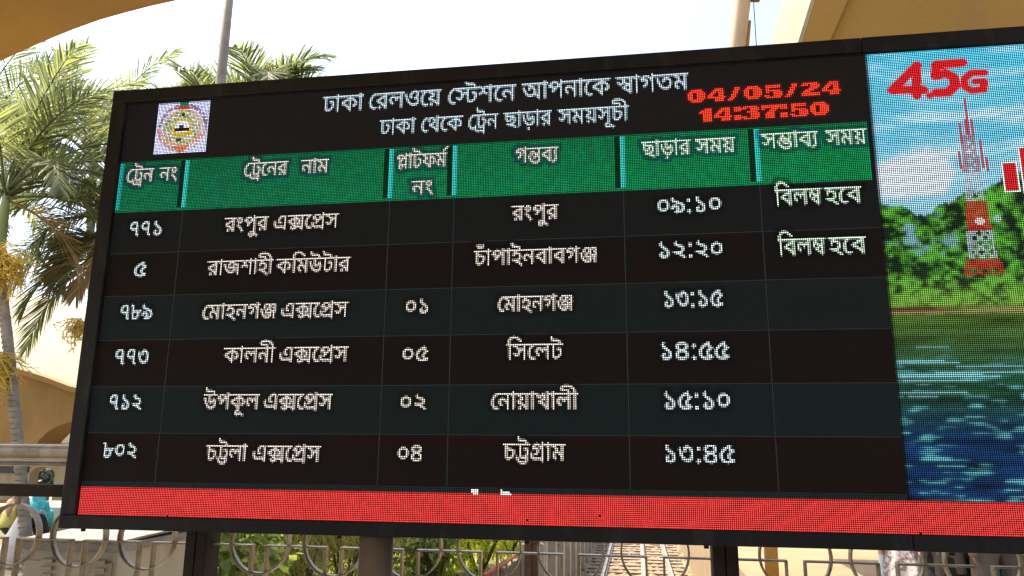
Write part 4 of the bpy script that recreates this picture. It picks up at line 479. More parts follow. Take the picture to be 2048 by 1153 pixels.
# frame and case
mb = MB(); u0, u1, v0, v1 = 0, NU, 0, NV; w = 9.7; wb = 7.6; pr = -0.018; bk = 0.13
for (ua, ub, va, vb) in ((u0 - w, 449.0, v1, v1 + 8.8), (449.22, u1 + w, v1, v1 + 8.95), (u0 - w, 450.8, v0 - wb, v0), (451, u1 + w, v0 - wb - .15, v0), (u0 - w, u0, v0, v1), (u1, u1 + w, v0, v1)):
    mb.box(BP(ua, va, pr), UA * ((ub - ua) * PITCH), NB * (.05), Vector((0, 0, (vb - va) * PITCH)))
mb.done("frame", M_BEZEL, board, bevel=.004)
mb = MB(); mb.box(BP(u0 - w + .5, v0 - wb + .5, .033), UA * ((u1 - u0 + 2 * w - 1) * PITCH), NB * (bk - .033), Vector((0, 0, (v1 - v0 + wb + 8) * PITCH))); mb.done("case", M_BEZEL, board, bevel=.004)
mb = MB(); mb.face([BP(u0, v0), BP(u1, v0), BP(u1, v1), BP(u0, v1)]); mb.done("screen_mask", M_MASK, board)
# inner lip of the frame and small screws below the board
mb = MB()
mb.box(BP(u0 + .2, v1 - .6, -.006), UA * ((u1 - u0 - .4) * PITCH), NB * .004, Vector((0, 0, .5 * PITCH)))
mb.done("glass_trim", M_BEZEL, board)
for u in (2, 70, 158, 262, 354, 470):
    mb = MB(); c = BP(u, v0 - wb, .02); mb.tube([c, c + Vector((0, 0, -.012))], .008, 8); mb.done("screw", M_BROWN, board)
a, z = (-0.86, 1.2)
mb = MB(); mb.tube([P(a, 2.56, 0), P(a, 2.56, 1.30)], .056, 20); mb.done("support_pole", M_POLE, board)
mb = MB(); mb.tube([P(2.0, 2.56, 0), P(2.0, 2.56, 1.25)], .056, 20); mb.done("support_pole", M_POLE, board)

# --- picture content, pixel by pixel (mean light per pixel, linear)
rng = np.random.default_rng(3)
IM = np.zeros((NV, NU, 3)); jv, iu = np.mgrid[0:NV, 0:NU]
def lin(r, g, b): return np.array(srgb(r, g, b)[:3])
def noise(h, w_, s, seed):
    r = np.random.default_rng(seed); g = r.random((int(h / s[1]) + 3, int(w_ / s[0]) + 3))
    y = np.arange(h) / s[1]; x = np.arange(w_) / s[0]; y0 = y.astype(int); x0 = x.astype(int); fy = (y - y0)[:, None]; fx = (x - x0)[None, :]
    fy = fy * fy * (3 - 2 * fy); fx = fx * fx * (3 - 2 * fx)
    g00 = g[np.ix_(y0, x0)]; g01 = g[np.ix_(y0, x0 + 1)]; g10 = g[np.ix_(y0 + 1, x0)]; g11 = g[np.ix_(y0 + 1, x0 + 1)]
    return (g00 * (1 - fx) + g01 * fx) * (1 - fy) + (g10 * (1 - fx) + g11 * fx) * fy
def fbm(h, w_, s, seed, o=4):
    t = 0; k = 0; a = 1.0
    for q in range(o): t = t + a * noise(h, w_, (max(s[0] / 2 ** q, 1.01), max(s[1] / 2 ** q, 1.01)), seed + q); k += a; a *= .6
    return t / k
jit = fbm(NV, NU, (2.2, 2.2), 77, 2)[:, :, None]
AU = 451                                            # advert starts here
rows_v = [(155, 182), (128, 155), (101, 128), (73, 101), (46, 73), (19, 46)]
cols_u = [0, 46, 179, 218, 316, 390, 450]
IM[182:, :AU] = lin(20, 18, 18)
ROWC = [lin(15, 17, 17), lin(14, 8, 6), lin(14, 22, 21), lin(15, 6, 4), lin(13, 23, 22), lin(17, 6, 3)]
for k, (a, b) in enumerate(rows_v): IM[a:b, :AU] = ROWC[k]
for (a, b) in rows_v[:-1]: IM[a:a + 1, :AU] = lin(28, 31, 31)
IM[16:19, :AU] = lin(20, 30, 30)
for u in cols_u[1:-1]: IM[19:182, u:u + 1] = lin(30, 34, 34)
# header band: green, more saturated to the right, with bright dividers
HG = np.zeros((34, AU, 3)); fx = np.linspace(0, 1, AU)[None, :, None]
HG[:] = lin(5, 94, 61) * (1 - fx) + lin(3, 116, 64) * fx
n2 = fbm(34, AU, (2, 2), 9, 1)[:, :, None]; n3 = fbm(34, AU, (2, 2), 19, 1)[:, :, None]
HG *= .80 + .40 * n2; HG[:, :, 2:3] *= .7 + .6 * n3
HG *= np.linspace(1.12, .86, 34)[:, None, None]; IM[182:216, :AU] = HG; IM[215:216, :AU] *= .6; IM[182:183, :AU] *= .7; IM[182:216, 449:451] = lin(8, 14, 20)
for u in [1] + cols_u[1:-1]:
    if u > 1: IM[184:215, u - 4:u - 1] *= .12
    IM[184:215, u - 1:u + 2] = lin(44, 178, 168) if u > 1 else lin(30, 150, 142)
    IM[184:215, u + 1:u + 2] *= .7
# ticker
IM[0:16, :] = lin(206, 54, 50); IM[0:16] *= (.84 + .32 * jit[0:16]); IM[15:16] *= .55
# emblem
em = np.zeros((NV, NU), bool); em[220:255, 22:58] = True
x = (iu - 39.6) / 16.0; y = (jv - 237.0) / 15.0; rr = np.hypot(x, y); ang = np.arctan2(y, x)
E_ = np.ones((NV, NU, 3)) * lin(205, 208, 240); nz = rng.random((NV, NU, 1))
E_ *= .72 + .42 * nz
ring = (rr > .92) & (rr < 1.06); E_[ring] = lin(186, 140, 138); up = ring & (y > .05) & (np.abs(x) > .25); E_[up] = lin(124, 110, 128); E_[ring & (rng.random((NV, NU)) < .3)] = lin(206, 196, 214)
inn = rr <= .80; E_[inn] = (lin(204, 198, 180) * (.55 + .75 * rng.random((NV, NU, 1))))[inn]
r2_ = (rr > .72) & (rr < .82); E_[r2_] = lin(204, 168, 142)
sp = inn & (rng.random((NV, NU)) < .22); E_[sp] = lin(120, 150, 90)
low = (rr > .84) & (rr < 1.02) & (y < -.3); E_[low] = lin(190, 148, 134); E_[low & (rng.random((NV, NU)) < .4)] = lin(226, 214, 210)
g = (rr < .42) & (rr > .32); E_[g] = lin(196, 172, 78)
c_ = rr < .32; E_[c_] = lin(214, 220, 226)
E_[(np.abs(x) < .30) & (y < .0) & (y > -.14)] = lin(38, 20, 18); E_[(np.abs(x + .04) < .12) & (y >= 0) & (y < .12)] = lin(60, 44, 44)
E_[(np.abs(x) < .4) & (y < -.2) & (y > -.36)] = lin(210, 160, 30)
E_[(np.abs(x) < .06) & (y > .5) & (y < .66)] = lin(40, 44, 54); E_[(np.abs(x + .08) < .09) & (y < -.52) & (y > -.64)] = lin(54, 50, 60)
E_[(np.abs(x) < .34 - (y - .82) * .9) & (y > .82) & (y < 1.1)] = lin(176, 60, 54); E_[(np.abs(x) < .20) & (y > .98) & (y < 1.14)] = lin(32, 112, 88)
E_[(np.abs(x) < .22 + (y + 1.0) * 1.0) & (y < -.86)] = lin(196, 118, 76)
E_[254:255] *= .4; E_[:, 57:58] *= .8
IM[em] = E_[em]

# --- writing
def parse_glyphs(txt):
    G = []
    for line in txt.split('\n'):
        cs = []
        if line:
            for c in line.split('|'):
                x = y = 0; p = []
                for t_ in c.split(' '):
                    a, b = t_.split(','); x += int(a); y += int(b); p.append((x, y))
                cs.append(np.array(p, float))
        G.append(cs)
    return G
GL = parse_glyphs(GLYPH)
def cover(polys, w_, h_, ss=8):
    E = np.vstack([np.hstack([p, np.roll(p, -1, 0)]) for p in polys])
    out = np.zeros((h_ * ss, w_ * ss), np.int16); xs = (np.arange(w_ * ss) + .5) / ss
    for r in range(h_ * ss):
        y = (r + .5) / ss
        for x0, y0, x1, y1 in E[((E[:, 1] <= y) & (E[:, 3] > y)) | ((E[:, 3] <= y) & (E[:, 1] > y))]:
            out[r, xs > x0 + (y - y0) / (y1 - y0) * (x1 - x0)] += 1 if y1 > y0 else -1
    return (out != 0).reshape(h_, ss, w_, ss).mean((1, 3))
def write(word, ua, ub, top, bot, fit='line', bold=.06):
    """coverage of one word on the pixel grid. line: headline top and foot of the stems; box: full height of the digits"""
    polys = []
    for t_ in RUN[word].split(' '):
        g, dx, dy = map(int, t_.split(','))
        polys += [c + [dx, dy] for c in GL[g]]
    A = np.vstack(polys); x0, x1 = A[:, 0].min(), A[:, 0].max()
    if fit == 'line': y0, y1 = 0.0, 124.5
    else: y0, y1 = A[:, 1].min(), A[:, 1].max()
    sx = (ub - ua - bold) / (x1 - x0); sy = (top - bot) / (y1 - y0)
    out = np.zeros((NV, NU)); oi, oj = int(ua) - 2, int(bot) - 12
    Q = [np.stack([(p[:, 0] - x0) * sx + ua - oi, (p[:, 1] - y0) * sy + bot - oj], 1) for p in polys]
    Q += [q + [bold, 0] for q in Q] + [q + [bold * .5, bold * .4] for q in Q]
    w_, h_ = int(ub - ua) + 7, int(top - bot) + 26
    c = cover(Q, w_, h_)
    i1, j1 = min(oi + w_, NU), min(oj + h_, NV); i0, j0 = max(oi, 0), max(oj, 0)
    out[j0:j1, i0:i1] = c[j0 - oj:j1 - oj, i0 - oi:i1 - oi]
    return out
WHITE = lin(198, 212, 214); CREAMW = lin(210, 198, 188); MINT = lin(196, 220, 196)
LINES = [  # group name, colour, [(word, u0, u1, top, foot, fit)]
 ('title', lin(184, 204, 214), [('ঢাকা', 133.8, 160, 252, 241.6, 'line'), ('রেলওয়ে', 163.9, 209.1, 252, 241.6, 'line'), ('স্টেশনে', 213.5, 254.6, 252, 241.6, 'line'), ('আপনাকে', 258.2, 310.3, 252, 241.6, 'line'), ('স্বাগতম', 313.6, 354.8, 252, 241.6, 'line')]),
 ('title', lin(184, 204, 214), [('ঢাকা', 171.2, 193.7, 234, 224.6, 'line'), ('থেকে', 197.4, 222.7, 234, 224.6, 'line'), ('ট্রেন', 226.2, 244.1, 234, 224.6, 'line'), ('ছাড়ার', 247.5, 276, 234, 224.6, 'line'), ('সময়সূচী', 279.6, 320.5, 234, 224.6, 'line')]),
 ('h0', CREAMW, [('ট্রেন', 5.6, 23.8, 211, 202, 'line'), ('নং', 27.8, 40.3, 211, 202, 'line')]),
 ('h1', CREAMW, [('ট্রেনের', 85.3, 113.6, 211, 202, 'line'), ('নাম', 122.3, 140, 211, 202, 'line')]),
 ('h2', CREAMW, [('প্লাটফর্ম', 182.7, 214.5, 211, 202, 'line')]), ('h2', CREAMW, [('নং', 192.6, 205.7, 194, 185.6, 'line')]),
 ('h3', CREAMW, [('গন্তব্য', 254.7, 279.5, 211, 202, 'line')]),
 ('h4', MINT, [('ছাড়ার', 327.2, 354.4, 211, 202, 'line'), ('সময়', 357, 378.8, 211, 202, 'line')]),
 ('h5', MINT, [('সম্ভাব্য', 392.8, 422.9, 212, 203, 'line'), ('সময়', 426.9, 448.2, 212, 203, 'line')]),
]
def trow(k, num, name, plat, dest, tm, late):
    v = [176, 149, 122, 96, 69, 40][k]; vd = [176, 150, 123, 96, 69, 42][k]; vn = [176, 150, 123.3, 96, 69, 41.2][k]
    vt = [177.2, 151.6, 124.1, 95.8, 69.6, 42.2][k]
    L = [('r%d' % k, WHITE, [(num[0], num[1], num[2], vn, vn - 9.3, 'box')]),
         ('r%d' % k, CREAMW, [(w_, a, b, v, v - 8.8, 'line') for w_, a, b in name])]
    if plat: L.append(('r%d' % k, CREAMW, [(plat[0], plat[1], plat[2], vn - .6, vn - 9.0, 'box')]))
    L.append(('r%d' % k, CREAMW, [(dest[0], dest[1], dest[2], vd, vd - 8.8, 'line')]))
    L.append(('r%d' % k, WHITE, [(tm[0], tm[1], tm[2], vt, vt - 9.6, 'box')]))
    if late: L.append(('r%d' % k, MINT, [('বিলম্ব', 398, 422.3, late, late - 9.2, 'line'), ('হবে', 423.9, 442.8, late, late - 9.2, 'line')]))
    return L
X = 'এক্সপ্রেস'
LINES += trow(0, ('৭৭১', 11.9, 33.4), [('রংপুর', 75.3, 103.6), (X, 107.5, 148.3)], None, ('রংপুর', 252.8, 279.5), ('০৯:১০', 335.2, 369.3), 179)
LINES += trow(1, ('৫', 18.1, 26.3), [('রাজশাহী', 66.6, 108.9), ('কমিউটার', 110.9, 157.1)], None, ('চাঁপাইনবাবগঞ্জ', 231.1, 300.9), ('১২:২০', 335.5, 369), 151)
LINES += trow(2, ('৭৮৯', 12.3, 33.3), [('মোহনগঞ্জ', 66.4, 112.7), (X, 116.3, 157.2)], ('০১', 191.9, 205), ('মোহনগঞ্জ', 245.5, 287.2), ('১৩:১৫', 337.3, 367.9), None)
LINES += trow(3, ('৭৭৩', 12.2, 33.9), [('কালনী', 82.2, 114.2), (X, 117.2, 158.7)], ('০৫', 191, 206), ('সিলেট', 250.6, 281.8), ('১৪:৫৫', 334.8, 369.7), None)
LINES += trow(4, ('৭১২', 11.9, 32.9), [('উপকূল', 72, 106.8), (X, 109.8, 151)], ('০২', 190.9, 205.6), ('নোয়াখালী', 242.5, 289.7), ('১৫:১০', 335.7, 368.8), None)
LINES += trow(5, ('৮০২', 11.2, 33.1), [('চট্টলা', 76.7, 101.9), (X, 105.5, 145.6)], ('০৪', 190.6, 204.1), ('চট্টগ্রাম', 249.2, 282.7), ('১৩:৪৫', 334.9, 369.8), None)
TEXT = []                                            # (region, mask) of each run of writing
taken = np.zeros((NV, NU), bool)
def spread(m, r=1):
    o_ = m.copy()
    for dx in range(-r, r + 1):
        for dy in range(-r, r + 1): o_ |= np.roll(np.roll(m, dx, 1), dy, 0)
    return o_
for reg, colr, ws in LINES:
    each = [write(*w_) for w_ in ws]; cov = np.maximum.reduce(each)
    cov = np.clip(cov * 1.22, 0, 1) ** 1.1
    on = cov > .10
    halo = spread(on, 2) & ~on
    if reg[0] == 'h':
        halo[:, 449:] = False; IM[halo & (jv < 216)] *= np.array([.5, .5, .95]); 
    elif reg[0] == 'r': IM[halo] *= .5
    tint = 1 + (jit - .5) * np.array([.35, .2, .45])
    bgc = IM * (.25 if reg[0] == 'h' else 1)
    IM[on] = (bgc * (1 - cov[:, :, None]) + colr * tint * cov[:, :, None])[on]
    for e_ in each:
        m_ = on & (e_ > .06) & ~taken
        TEXT.append((reg, m_)); taken |= m_
    taken |= on & False
# date and time in wide red digits
D = {'0': "0011111100 0111111110 1110011111 1110011111 1110011111 1110011111 0111111110 0011111100", '1': "00011110 01111110 11111110 00111110 00111110 00111110 00111110 00111110",
     '2': "0111111110 1111011111 0000011111 0000111110 0011111000 0111100000 1111111111 1111111111", '3': "0111111110 1110011111 0000011111 0001111110 0000011111 0000011111 1110011111 0111111110",
     '4': "0000111110 0001111110 0011101110 0111001110 1110001110 1111111111 0000111110 0000111110", '5': "0111111110 0111111110 0110000000 0111111110 0110011111 0000011111 1110011111 0111111110",
     '7': "1111111111 1111111111 1100011110 0000111100 0001111000 0011111000 0011111000 0011111000", '/': "0000111 0000111 0001110 0001110 0011100 0011100 0111000 1110000", ':': "1111 1111 1111 0000 0000 1111 1111 1111"}
clock = np.zeros((NV, NU), bool)
def digits(txt, u, top, end):
    tot = sum(len(D[c].split()[0]) for c in txt); gap = (end - u - tot) / (len(txt) - 1); x_ = u
    for c in txt:
        for r, row in enumerate(D[c].split()):
            for q, ch in enumerate(row):
                if ch == '1': clock[int(top) - 1 - r, int(round(x_)) + q] = True
        x_ += len(D[c].split()[0]) + gap
digits("04/05/24", 353.6, 241, 437); digits("14:37:50", 359.6, 229, 429.6)
rmix = np.clip(jit, 0, 1)
IM[clock] = (lin(240, 58, 34) * (.75 + .5 * jit))[clock]
glow = spread(clock, 1) & ~clock & ~taken; IM[glow] = lin(62, 16, 14)

# --- advert picture
AW = NU - AU; pv = np.arange(NV)[:, None]; pu = np.arange(AU, NU)[None, :]
A_ = np.zeros((NV, AW, 3)); U_ = pu + 0 * pv; V_ = pv + 0 * pu
cl = fbm(NV, AW, (46, 9), 41, 5)[:, :, None]; cl2 = fbm(NV, AW, (26, 22), 51, 4)[:, :, None]
tt = np.clip((V_ - 165) / 90, 0, 1)[:, :, None]
skyc = lin(150, 205, 226) * (1 - tt) + lin(78, 196, 226) * tt
A_[:] = skyc * (.74 + .3 * cl); k = np.clip((cl - .5) * 4, 0, 1); A_[:] = A_ * (1 - k * .75) + lin(196, 220, 240) * k * .75
cx = np.exp(-(((U_ - 470) / 20) ** 2 + ((V_ - 184) / 12) ** 2))[:, :, None]; k = np.clip((cl2 - .5 + cx * .9 - .2) * 5, 0, 1) * (cx > .12)
A_[:] = A_ * (1 - k * .8) + lin(214, 216, 230) * k * .8
k = np.clip((fbm(NV, AW, (30, 5), 61, 3)[:, :, None] - .52) * 6, 0, 1) * (V_ > 196)[:, :, None]; A_[:] = A_ * (1 - k * .5) + lin(70, 170, 205) * k * .5
edge = 164 + 9 * fbm(1, AW, (14, 2), 71, 4)[0] + 16 * np.clip((np.arange(AW) - 34) / 40, 0, 1) - 8 * np.exp(-((np.arange(AW) - 22) / 9.0) ** 2)
trees = V_ < edge[None, :]
tn = fbm(NV, AW, (9, 6), 81, 4); tn2 = fbm(NV, AW, (3, 2.4), 91, 2)
br = np.clip((158 - V_) / 40, 0, 1) * .45 + (tn - .5) * 2.6 + (tn2 - .5) * 2.0 + .20
br = np.clip(br, 0, 1)[:, :, None]
tc = lin(12, 34, 16) * (1 - br) + lin(86, 164, 52) * br
yl = np.clip((132 - V_) / 22, 0, 1)[:, :, None]; tc = tc * (1 - yl * .6) + (lin(120, 142, 60) * (.25 + .9 * br)) * yl * .6
A_[trees] = tc[trees]
holes = np.clip((fbm(NV, AW, (7, 7), 101, 3) - .60) * 6, 0, 1)[:, :, None] * (trees & (V_ > 138) & (U_ < 488))[:, :, None]; A_[:] = A_ * (1 - holes * .7) + lin(130, 176, 190) * holes * .7
shore = (V_ < 113) & (V_ >= 108); A_[shore] = (lin(110, 130, 56) * (.3 + .9 * tn2[:, :, None]))[shore]
A_[(V_ == 109) | ((V_ == 110) & (U_ > 486))] = lin(126, 126, 78); A_[(V_ == 110) & (U_ < 480)] = lin(110, 62, 40); A_[(V_ == 111) & (U_ < 474)] = lin(70, 40, 30)
wt = V_ < 108; dpt = np.clip((108 - V_) / 92, 0, 1)[:, :, None]
wv = fbm(NV, AW, (26, 2.6), 111, 3)[:, :, None]; wv2 = fbm(NV, AW, (12, 1.6), 121, 2)[:, :, None]
top_ = lin(74, 104, 36) * (.25 + 1.1 * wv); mid_ = lin(34, 82, 54) * (.1 + 1.2 * wv); bot_ = lin(16, 56, 104) * (.05 + 1.3 * wv)
f1 = np.clip(dpt / .32, 0, 1); f2 = np.clip((dpt - .44) / .25, 0, 1)
wc = (top_ * (1 - f1) + mid_ * f1) * (1 - f2) + bot_ * f2
hi_ = np.clip((wv2 - .60) * 7, 0, 1) * np.clip(dpt * 3.5 - .6, 0, 1); wc = wc * (1 - hi_ * .7) + lin(96, 186, 190) * hi_ * .7
for (vv, u_0, u_1, s_) in ((84, 452, 475, .9), (83, 452, 482, .8), (77, 452, 492, 1), (76, 452, 500, 1), (74, 454, 489, .9), (78, 470, 516, .9), (68, 452, 484, .8), (81, 480, 512, .7), (91, 462, 478, .5), (66, 456, 470, .7)):
    mm = (V_ == vv) & (U_ >= u_0) & (U_ < u_1); wc[mm] = wc[mm] * .35 + lin(140, 206, 214) * s_ * .65
dk = np.clip((fbm(NV, AW, (34, 4), 131, 3)[:, :, None] - .5) * 5, 0, 1) * np.clip(dpt * 2 - .7, 0, 1); wc = wc * (1 - .8 * dk)
A_[wt] = wc[wt]; A_[:, 0] *= .25; A_[:, 1] *= .7
pad = np.pad(A_, ((1, 1), (1, 1), (0, 0)), mode='edge')                     # the picture file is soft at this size
soft = (pad[:-2, 1:-1] + pad[2:, 1:-1] + pad[1:-1, :-2] + pad[1:-1, 2:] + 6 * pad[1:-1, 1:-1]) / 10
A_[:] = soft; A_[:, 0] *= .5
IM[16:, AU:] = A_[16:]
# lattice tower in the picture
tower = np.zeros((NV, NU), bool)
def tw(v0_, v1_, hw0, hw1, c, lattice):
    for v in range(v0_, v1_):
        f = (v - v0_) / max(v1_ - v0_ - 1, 1); hw = hw0 * (1 - f) + hw1 * f; cu = 498.6
        for u in range(int(cu - hw), int(cu + hw) + 1):
            e = abs(u - cu) > hw - 1.6
            d1 = (u + v) % 5 < 2 or (u - v) % 5 < 2
            if e or (lattice and d1) or not lattice:
                kk = .62 if lattice else .85
                IM[v, u] = IM[v, u] * (1 - kk) + c * (.6 + .5 * rng.random()) * kk; tower[v, u] = True
RD = lin(176, 44, 40); WT = lin(176, 190, 200)
tw(128, 137, 9.2, 8.2, RD, True); tw(137, 152, 6.6, 5.8, WT, True); tw(152, 168, 5.6, 4.4, RD, False); tw(168, 184, 4.2, 3.4, WT, True); tw(184, 205, 3.8, 2.8, lin(170, 46, 60), True)
IM[132:136, 492:506] = IM[132:136, 492:506] * .4 + RD * .6
for (u, v0_, v1_) in ((499, 205, 226), (498, 205, 214), (493, 186, 196), (495, 200, 212), (504, 186, 202), (501, 204, 214), (506, 184, 192)):
    IM[v0_:v1_, u] = lin(186, 60, 76); tower[v0_:v1_, u] = True
for (u, v, r, c) in ((499.6, 157, 2.2, lin(206, 186, 188)), (508, 158, 2.0, lin(140, 170, 168))):
    m_ = np.hypot(iu + .5 - u, jv + .5 - v) < r; IM[m_] = c; tower |= m_
# red 4.5G
logo = np.zeros((NV, NU)); ss = 4
gy, gx = np.mgrid[0:NV * ss, 0:120 * ss]; gx = gx / ss + 455 + .125; gy = gy / ss + .125
def seg(pts, r):
    o_ = np.zeros(gx.shape, bool)
    for (x0, y0), (x1, y1) in zip(pts, pts[1:]):
        dx, dy = x1 - x0, y1 - y0; t_ = np.clip(((gx - x0) * dx + (gy - y0) * dy) / (dx * dx + dy * dy + 1e-9), 0, 1)
        o_ |= np.hypot(gx - x0 - t_ * dx, gy - y0 - t_ * dy) < r
    return o_
LG = seg([(477.6, 247), (463.5, 233.4), (479.5, 232.4)], 2.5) | seg([(477.2, 247), (475.8, 229.4)], 2.5) | seg([(482.0, 228.9), (482.5, 228.9)], 1.8)
LG |= seg([(500.5, 247.0), (487.2, 246.6)], 2.6) | seg([(487.2, 246.6), (486.4, 240.4)], 2.5) | seg([(486.4, 240.0), (491.5, 241.4), (495.4, 238.6), (495.6, 233.6), (491.6, 230.0), (485.8, 230.2)], 2.6)
LG |= seg([(511, 240.2), (504.6, 240.6), (500.8, 237.6), (500.2, 233.0), (503.6, 230.2), (509.6, 230.6), (510.2, 235.0)], 2.0) | seg([(510.4, 235.4), (505.6, 235.4)], 1.7)
lc = LG.reshape(NV, ss, 120, ss).mean((1, 3)); logo[:, 455:575] = lc
lm = logo > .12; IM[lm] = (IM * (1 - logo[:, :, None]) + lin(206, 24, 30) * logo[:, :, None])[lm]
# signal bars at the right edge
bars = np.zeros((NV, NU), bool)
for (u_0, u_1, v0_, v1_) in ((514, 520, 173, 188), (523, 529, 172, 196), (532, 538, 171, 204), (541, 547, 170, 212)):
    IM[v0_ - 1:v1_ + 1, u_0 - 1:u_1 + 1] = lin(214, 218, 222); IM[v0_:v1_, u_0:u_1] = lin(196, 26, 34); bars[v0_ - 1:v1_ + 1, u_0 - 1:u_1 + 1] = True
# ticker letter tops creeping in
tick = np.zeros((NV, NU), bool)
for (u, v) in ((232, 17), (233, 17), (234, 17), (235, 17), (232, 16), (233, 16), (234, 16), (235, 16), (233, 15), (234, 15), (235, 15), (248, 17), (248, 16), (249, 16), (250, 16), (251, 16), (252, 16), (248, 15), (249, 15), (250, 15), (251, 15), (252, 15), (253, 15)):
    IM[v, u] = lin(236, 232, 222); tick[v, u] = True
IM *= (.93 + .14 * rng.random((NV, NU, 1)))
# dead pixels
for (u, v) in ((56, 0), (262, 2), (455, 0), (300, 5)): IM[v, u] = 0

# --- build the lamps region by region
def region(u_0, u_1, v0_, v1_):
    m_ = np.zeros((NV, NU), bool); m_[v0_:v1_, u_0:u_1] = True; return m_
def writing(reg, part):
    for r, m_ in TEXT:
        if r == reg: led_mesh("lettering", m_, IM, part)
tp = led_mesh("title_panel", region(0, AU, 216, 256) & ~em & ~taken & ~clock, IM, board)
writing('title', tp)
led_mesh("emblem", em, IM, tp)
led_mesh("date_and_time", clock & (jv >= 230), IM, tp); led_mesh("date_and_time", clock & (jv < 230), IM, tp)
div = np.zeros((NV, NU), bool)
for u in [1] + cols_u[1:-1]: div[184:215, u - 1:u + 2] = True
div &= ~taken
for k in range(6):
    hc = led_mesh("header_cell", region(cols_u[k], cols_u[k + 1] + (1 if k == 5 else 0), 182, 216) & ~taken & ~div, IM, board); writing('h%d' % k, hc)
for u in [1] + cols_u[1:-1]: led_mesh("divider_bar", div & region(u - 1, u + 2, 184, 215), IM, board)
for k, (a, b) in enumerate(rows_v):
    rw = led_mesh("timetable_row", region(0, AU, a, b) & ~taken, IM, board); writing('r%d' % k, rw)
led_mesh("row_edge", region(0, AU, 16, 19) & ~tick & ~taken, IM, board)
tk = led_mesh("ticker_band", region(0, NU, 0, 16) & ~tick, IM, board); led_mesh("lettering", tick, IM, tk)
adv = led_mesh("advert_picture", region(AU, NU, 16, NV) & ~lm & ~bars & ~tower, IM, board)
led_mesh("lettering", lm, IM, adv); led_mesh("picture_tower", tower & ~lm & ~bars, IM, adv)
for u in (513, 522, 531, 540): led_mesh("signal_bar", bars & region(u, u + 8, 160, 220), IM, adv)
# ------------------------------------------------------------------ palms
def frond(name, parent, base, az, el, L, droop, rnd, m=None, nleaf=54, ll=0.58, twist=0.0, lw=.023):
    """an arching rachis with two rows of drooping leaflets; az measured in the station frame from +a"""
    hz = UA * math.cos(az) + NB * math.sin(az); up = Vector((0, 0, 1)); side0 = hz.cross(up).normalized()
    n = 22; pts = [Vector(base)]; tans = []
    e = el
    for i in range(n):
        t = i / n; e = el - droop * (t ** 1.35)
        d = hz * math.cos(e) + up * math.sin(e); tans.append(d); pts.append(pts[-1] + d * (L / n))
    tans.append(tans[-1])
    mb = MB(); mb.tube(pts, [.019 * (1 - .86 * i / n) for i in range(n + 1)], 6)
    for i in range(nleaf):
        t = .20 + .80 * (i + .5) / nleaf
        k = min(int(t * n), n - 1); f = t * n - k
        p = pts[k].lerp(pts[k + 1], f); T = tans[k]
        for sgn in (-1, 1):
            if rnd.random() < .04: continue
            sd = side0 * sgn; nu = T.cross(sd) * (1 if sgn > 0 else -1)
            if nu.z < 0: nu = -nu
            sd2 = (sd * math.cos(twist) + nu * math.sin(twist) * sgn)
            a = math.radians(58 - 34 * t + rnd.uniform(-6, 6)); lift = math.radians(24 - 20 * t + rnd.uniform(-8, 8))
            d = (T * math.cos(a) + (sd2 * math.cos(lift) + nu * math.sin(lift)) * math.sin(a)).normalized()
            l = ll * (math.sin(math.pi * (.10 + .84 * t)) ** .6) * rnd.uniform(.88, 1.08); w = lw * rnd.uniform(.8, 1.15)
            g = rnd.uniform(.04, .45) if rnd.random() < .85 else rnd.uniform(.6, 1.6)
            q0 = p; q = []; dd = d
            segs = 4
            for s in range(segs + 1):
                q.append(q0.copy()); dd = (dd + Vector((0, 0, -g * .20))).normalized(); q0 = q0 + dd * (l / segs)
            wd = (nu.cross(d)).normalized()
            rows = [[q[s] - wd * w * .5 * pf, q[s] + nu * (w * .16 * pf), q[s] + wd * w * .5 * pf] for s, pf in ((0, .45), (1, 1.0), (2, .95), (3, .66))]
            g_ = [[mb.bm.verts.new(v) for v in r] for r in rows]; tip = mb.bm.verts.new(q[4])
            for r0, r1 in zip(g_, g_[1:]):
                for c in range(2):
                    fc = mb.bm.faces.new((r0[c], r0[c + 1], r1[c + 1], r1[c])); fc.smooth = True
            for c in range(2): mb.bm.faces.new((g_[-1][c], g_[-1][c + 1], tip))
    return mb.done(name, m or M_FROND, parent, fix=False)
def flowers(parent, base, rnd, n=70, L=.45, spread_=1.0):
    mb = MB(); n = int(n * .6)
    for k in range(n):
        az = rnd.uniform(0, math.tau); e = rnd.uniform(-1.1, .5); l = L * rnd.uniform(.55, 1.35)
        p = Vector(base) + Vector((rnd.uniform(-.05, .05), rnd.uniform(-.05, .05), rnd.uniform(-.08, .05))); pts = [p]
        for s in range(5):
            e -= rnd.uniform(.05, .40); az += rnd.uniform(-.3, .3)
            p = p + (Vector((math.cos(az), math.sin(az), 0)) * math.cos(e) * spread_ + Vector((0, 0, math.sin(e)))) * (l / 5); pts.append(p)
        mb.tube(pts, [.0055, .005, .0048, .0045, .004, .003], 4, cap=False)
        for s in (2, 3, 4):
            for _ in range(2):
                a2 = rnd.uniform(0, math.tau); q = pts[s]
                mb.tube([q, q + Vector((math.cos(a2) * .09, math.sin(a2) * .09, rnd.uniform(-.09, .04)))], [.005, .003], 4, cap=False)
    mb.done("flower_cluster", M_FLOWER, parent, fix=False)
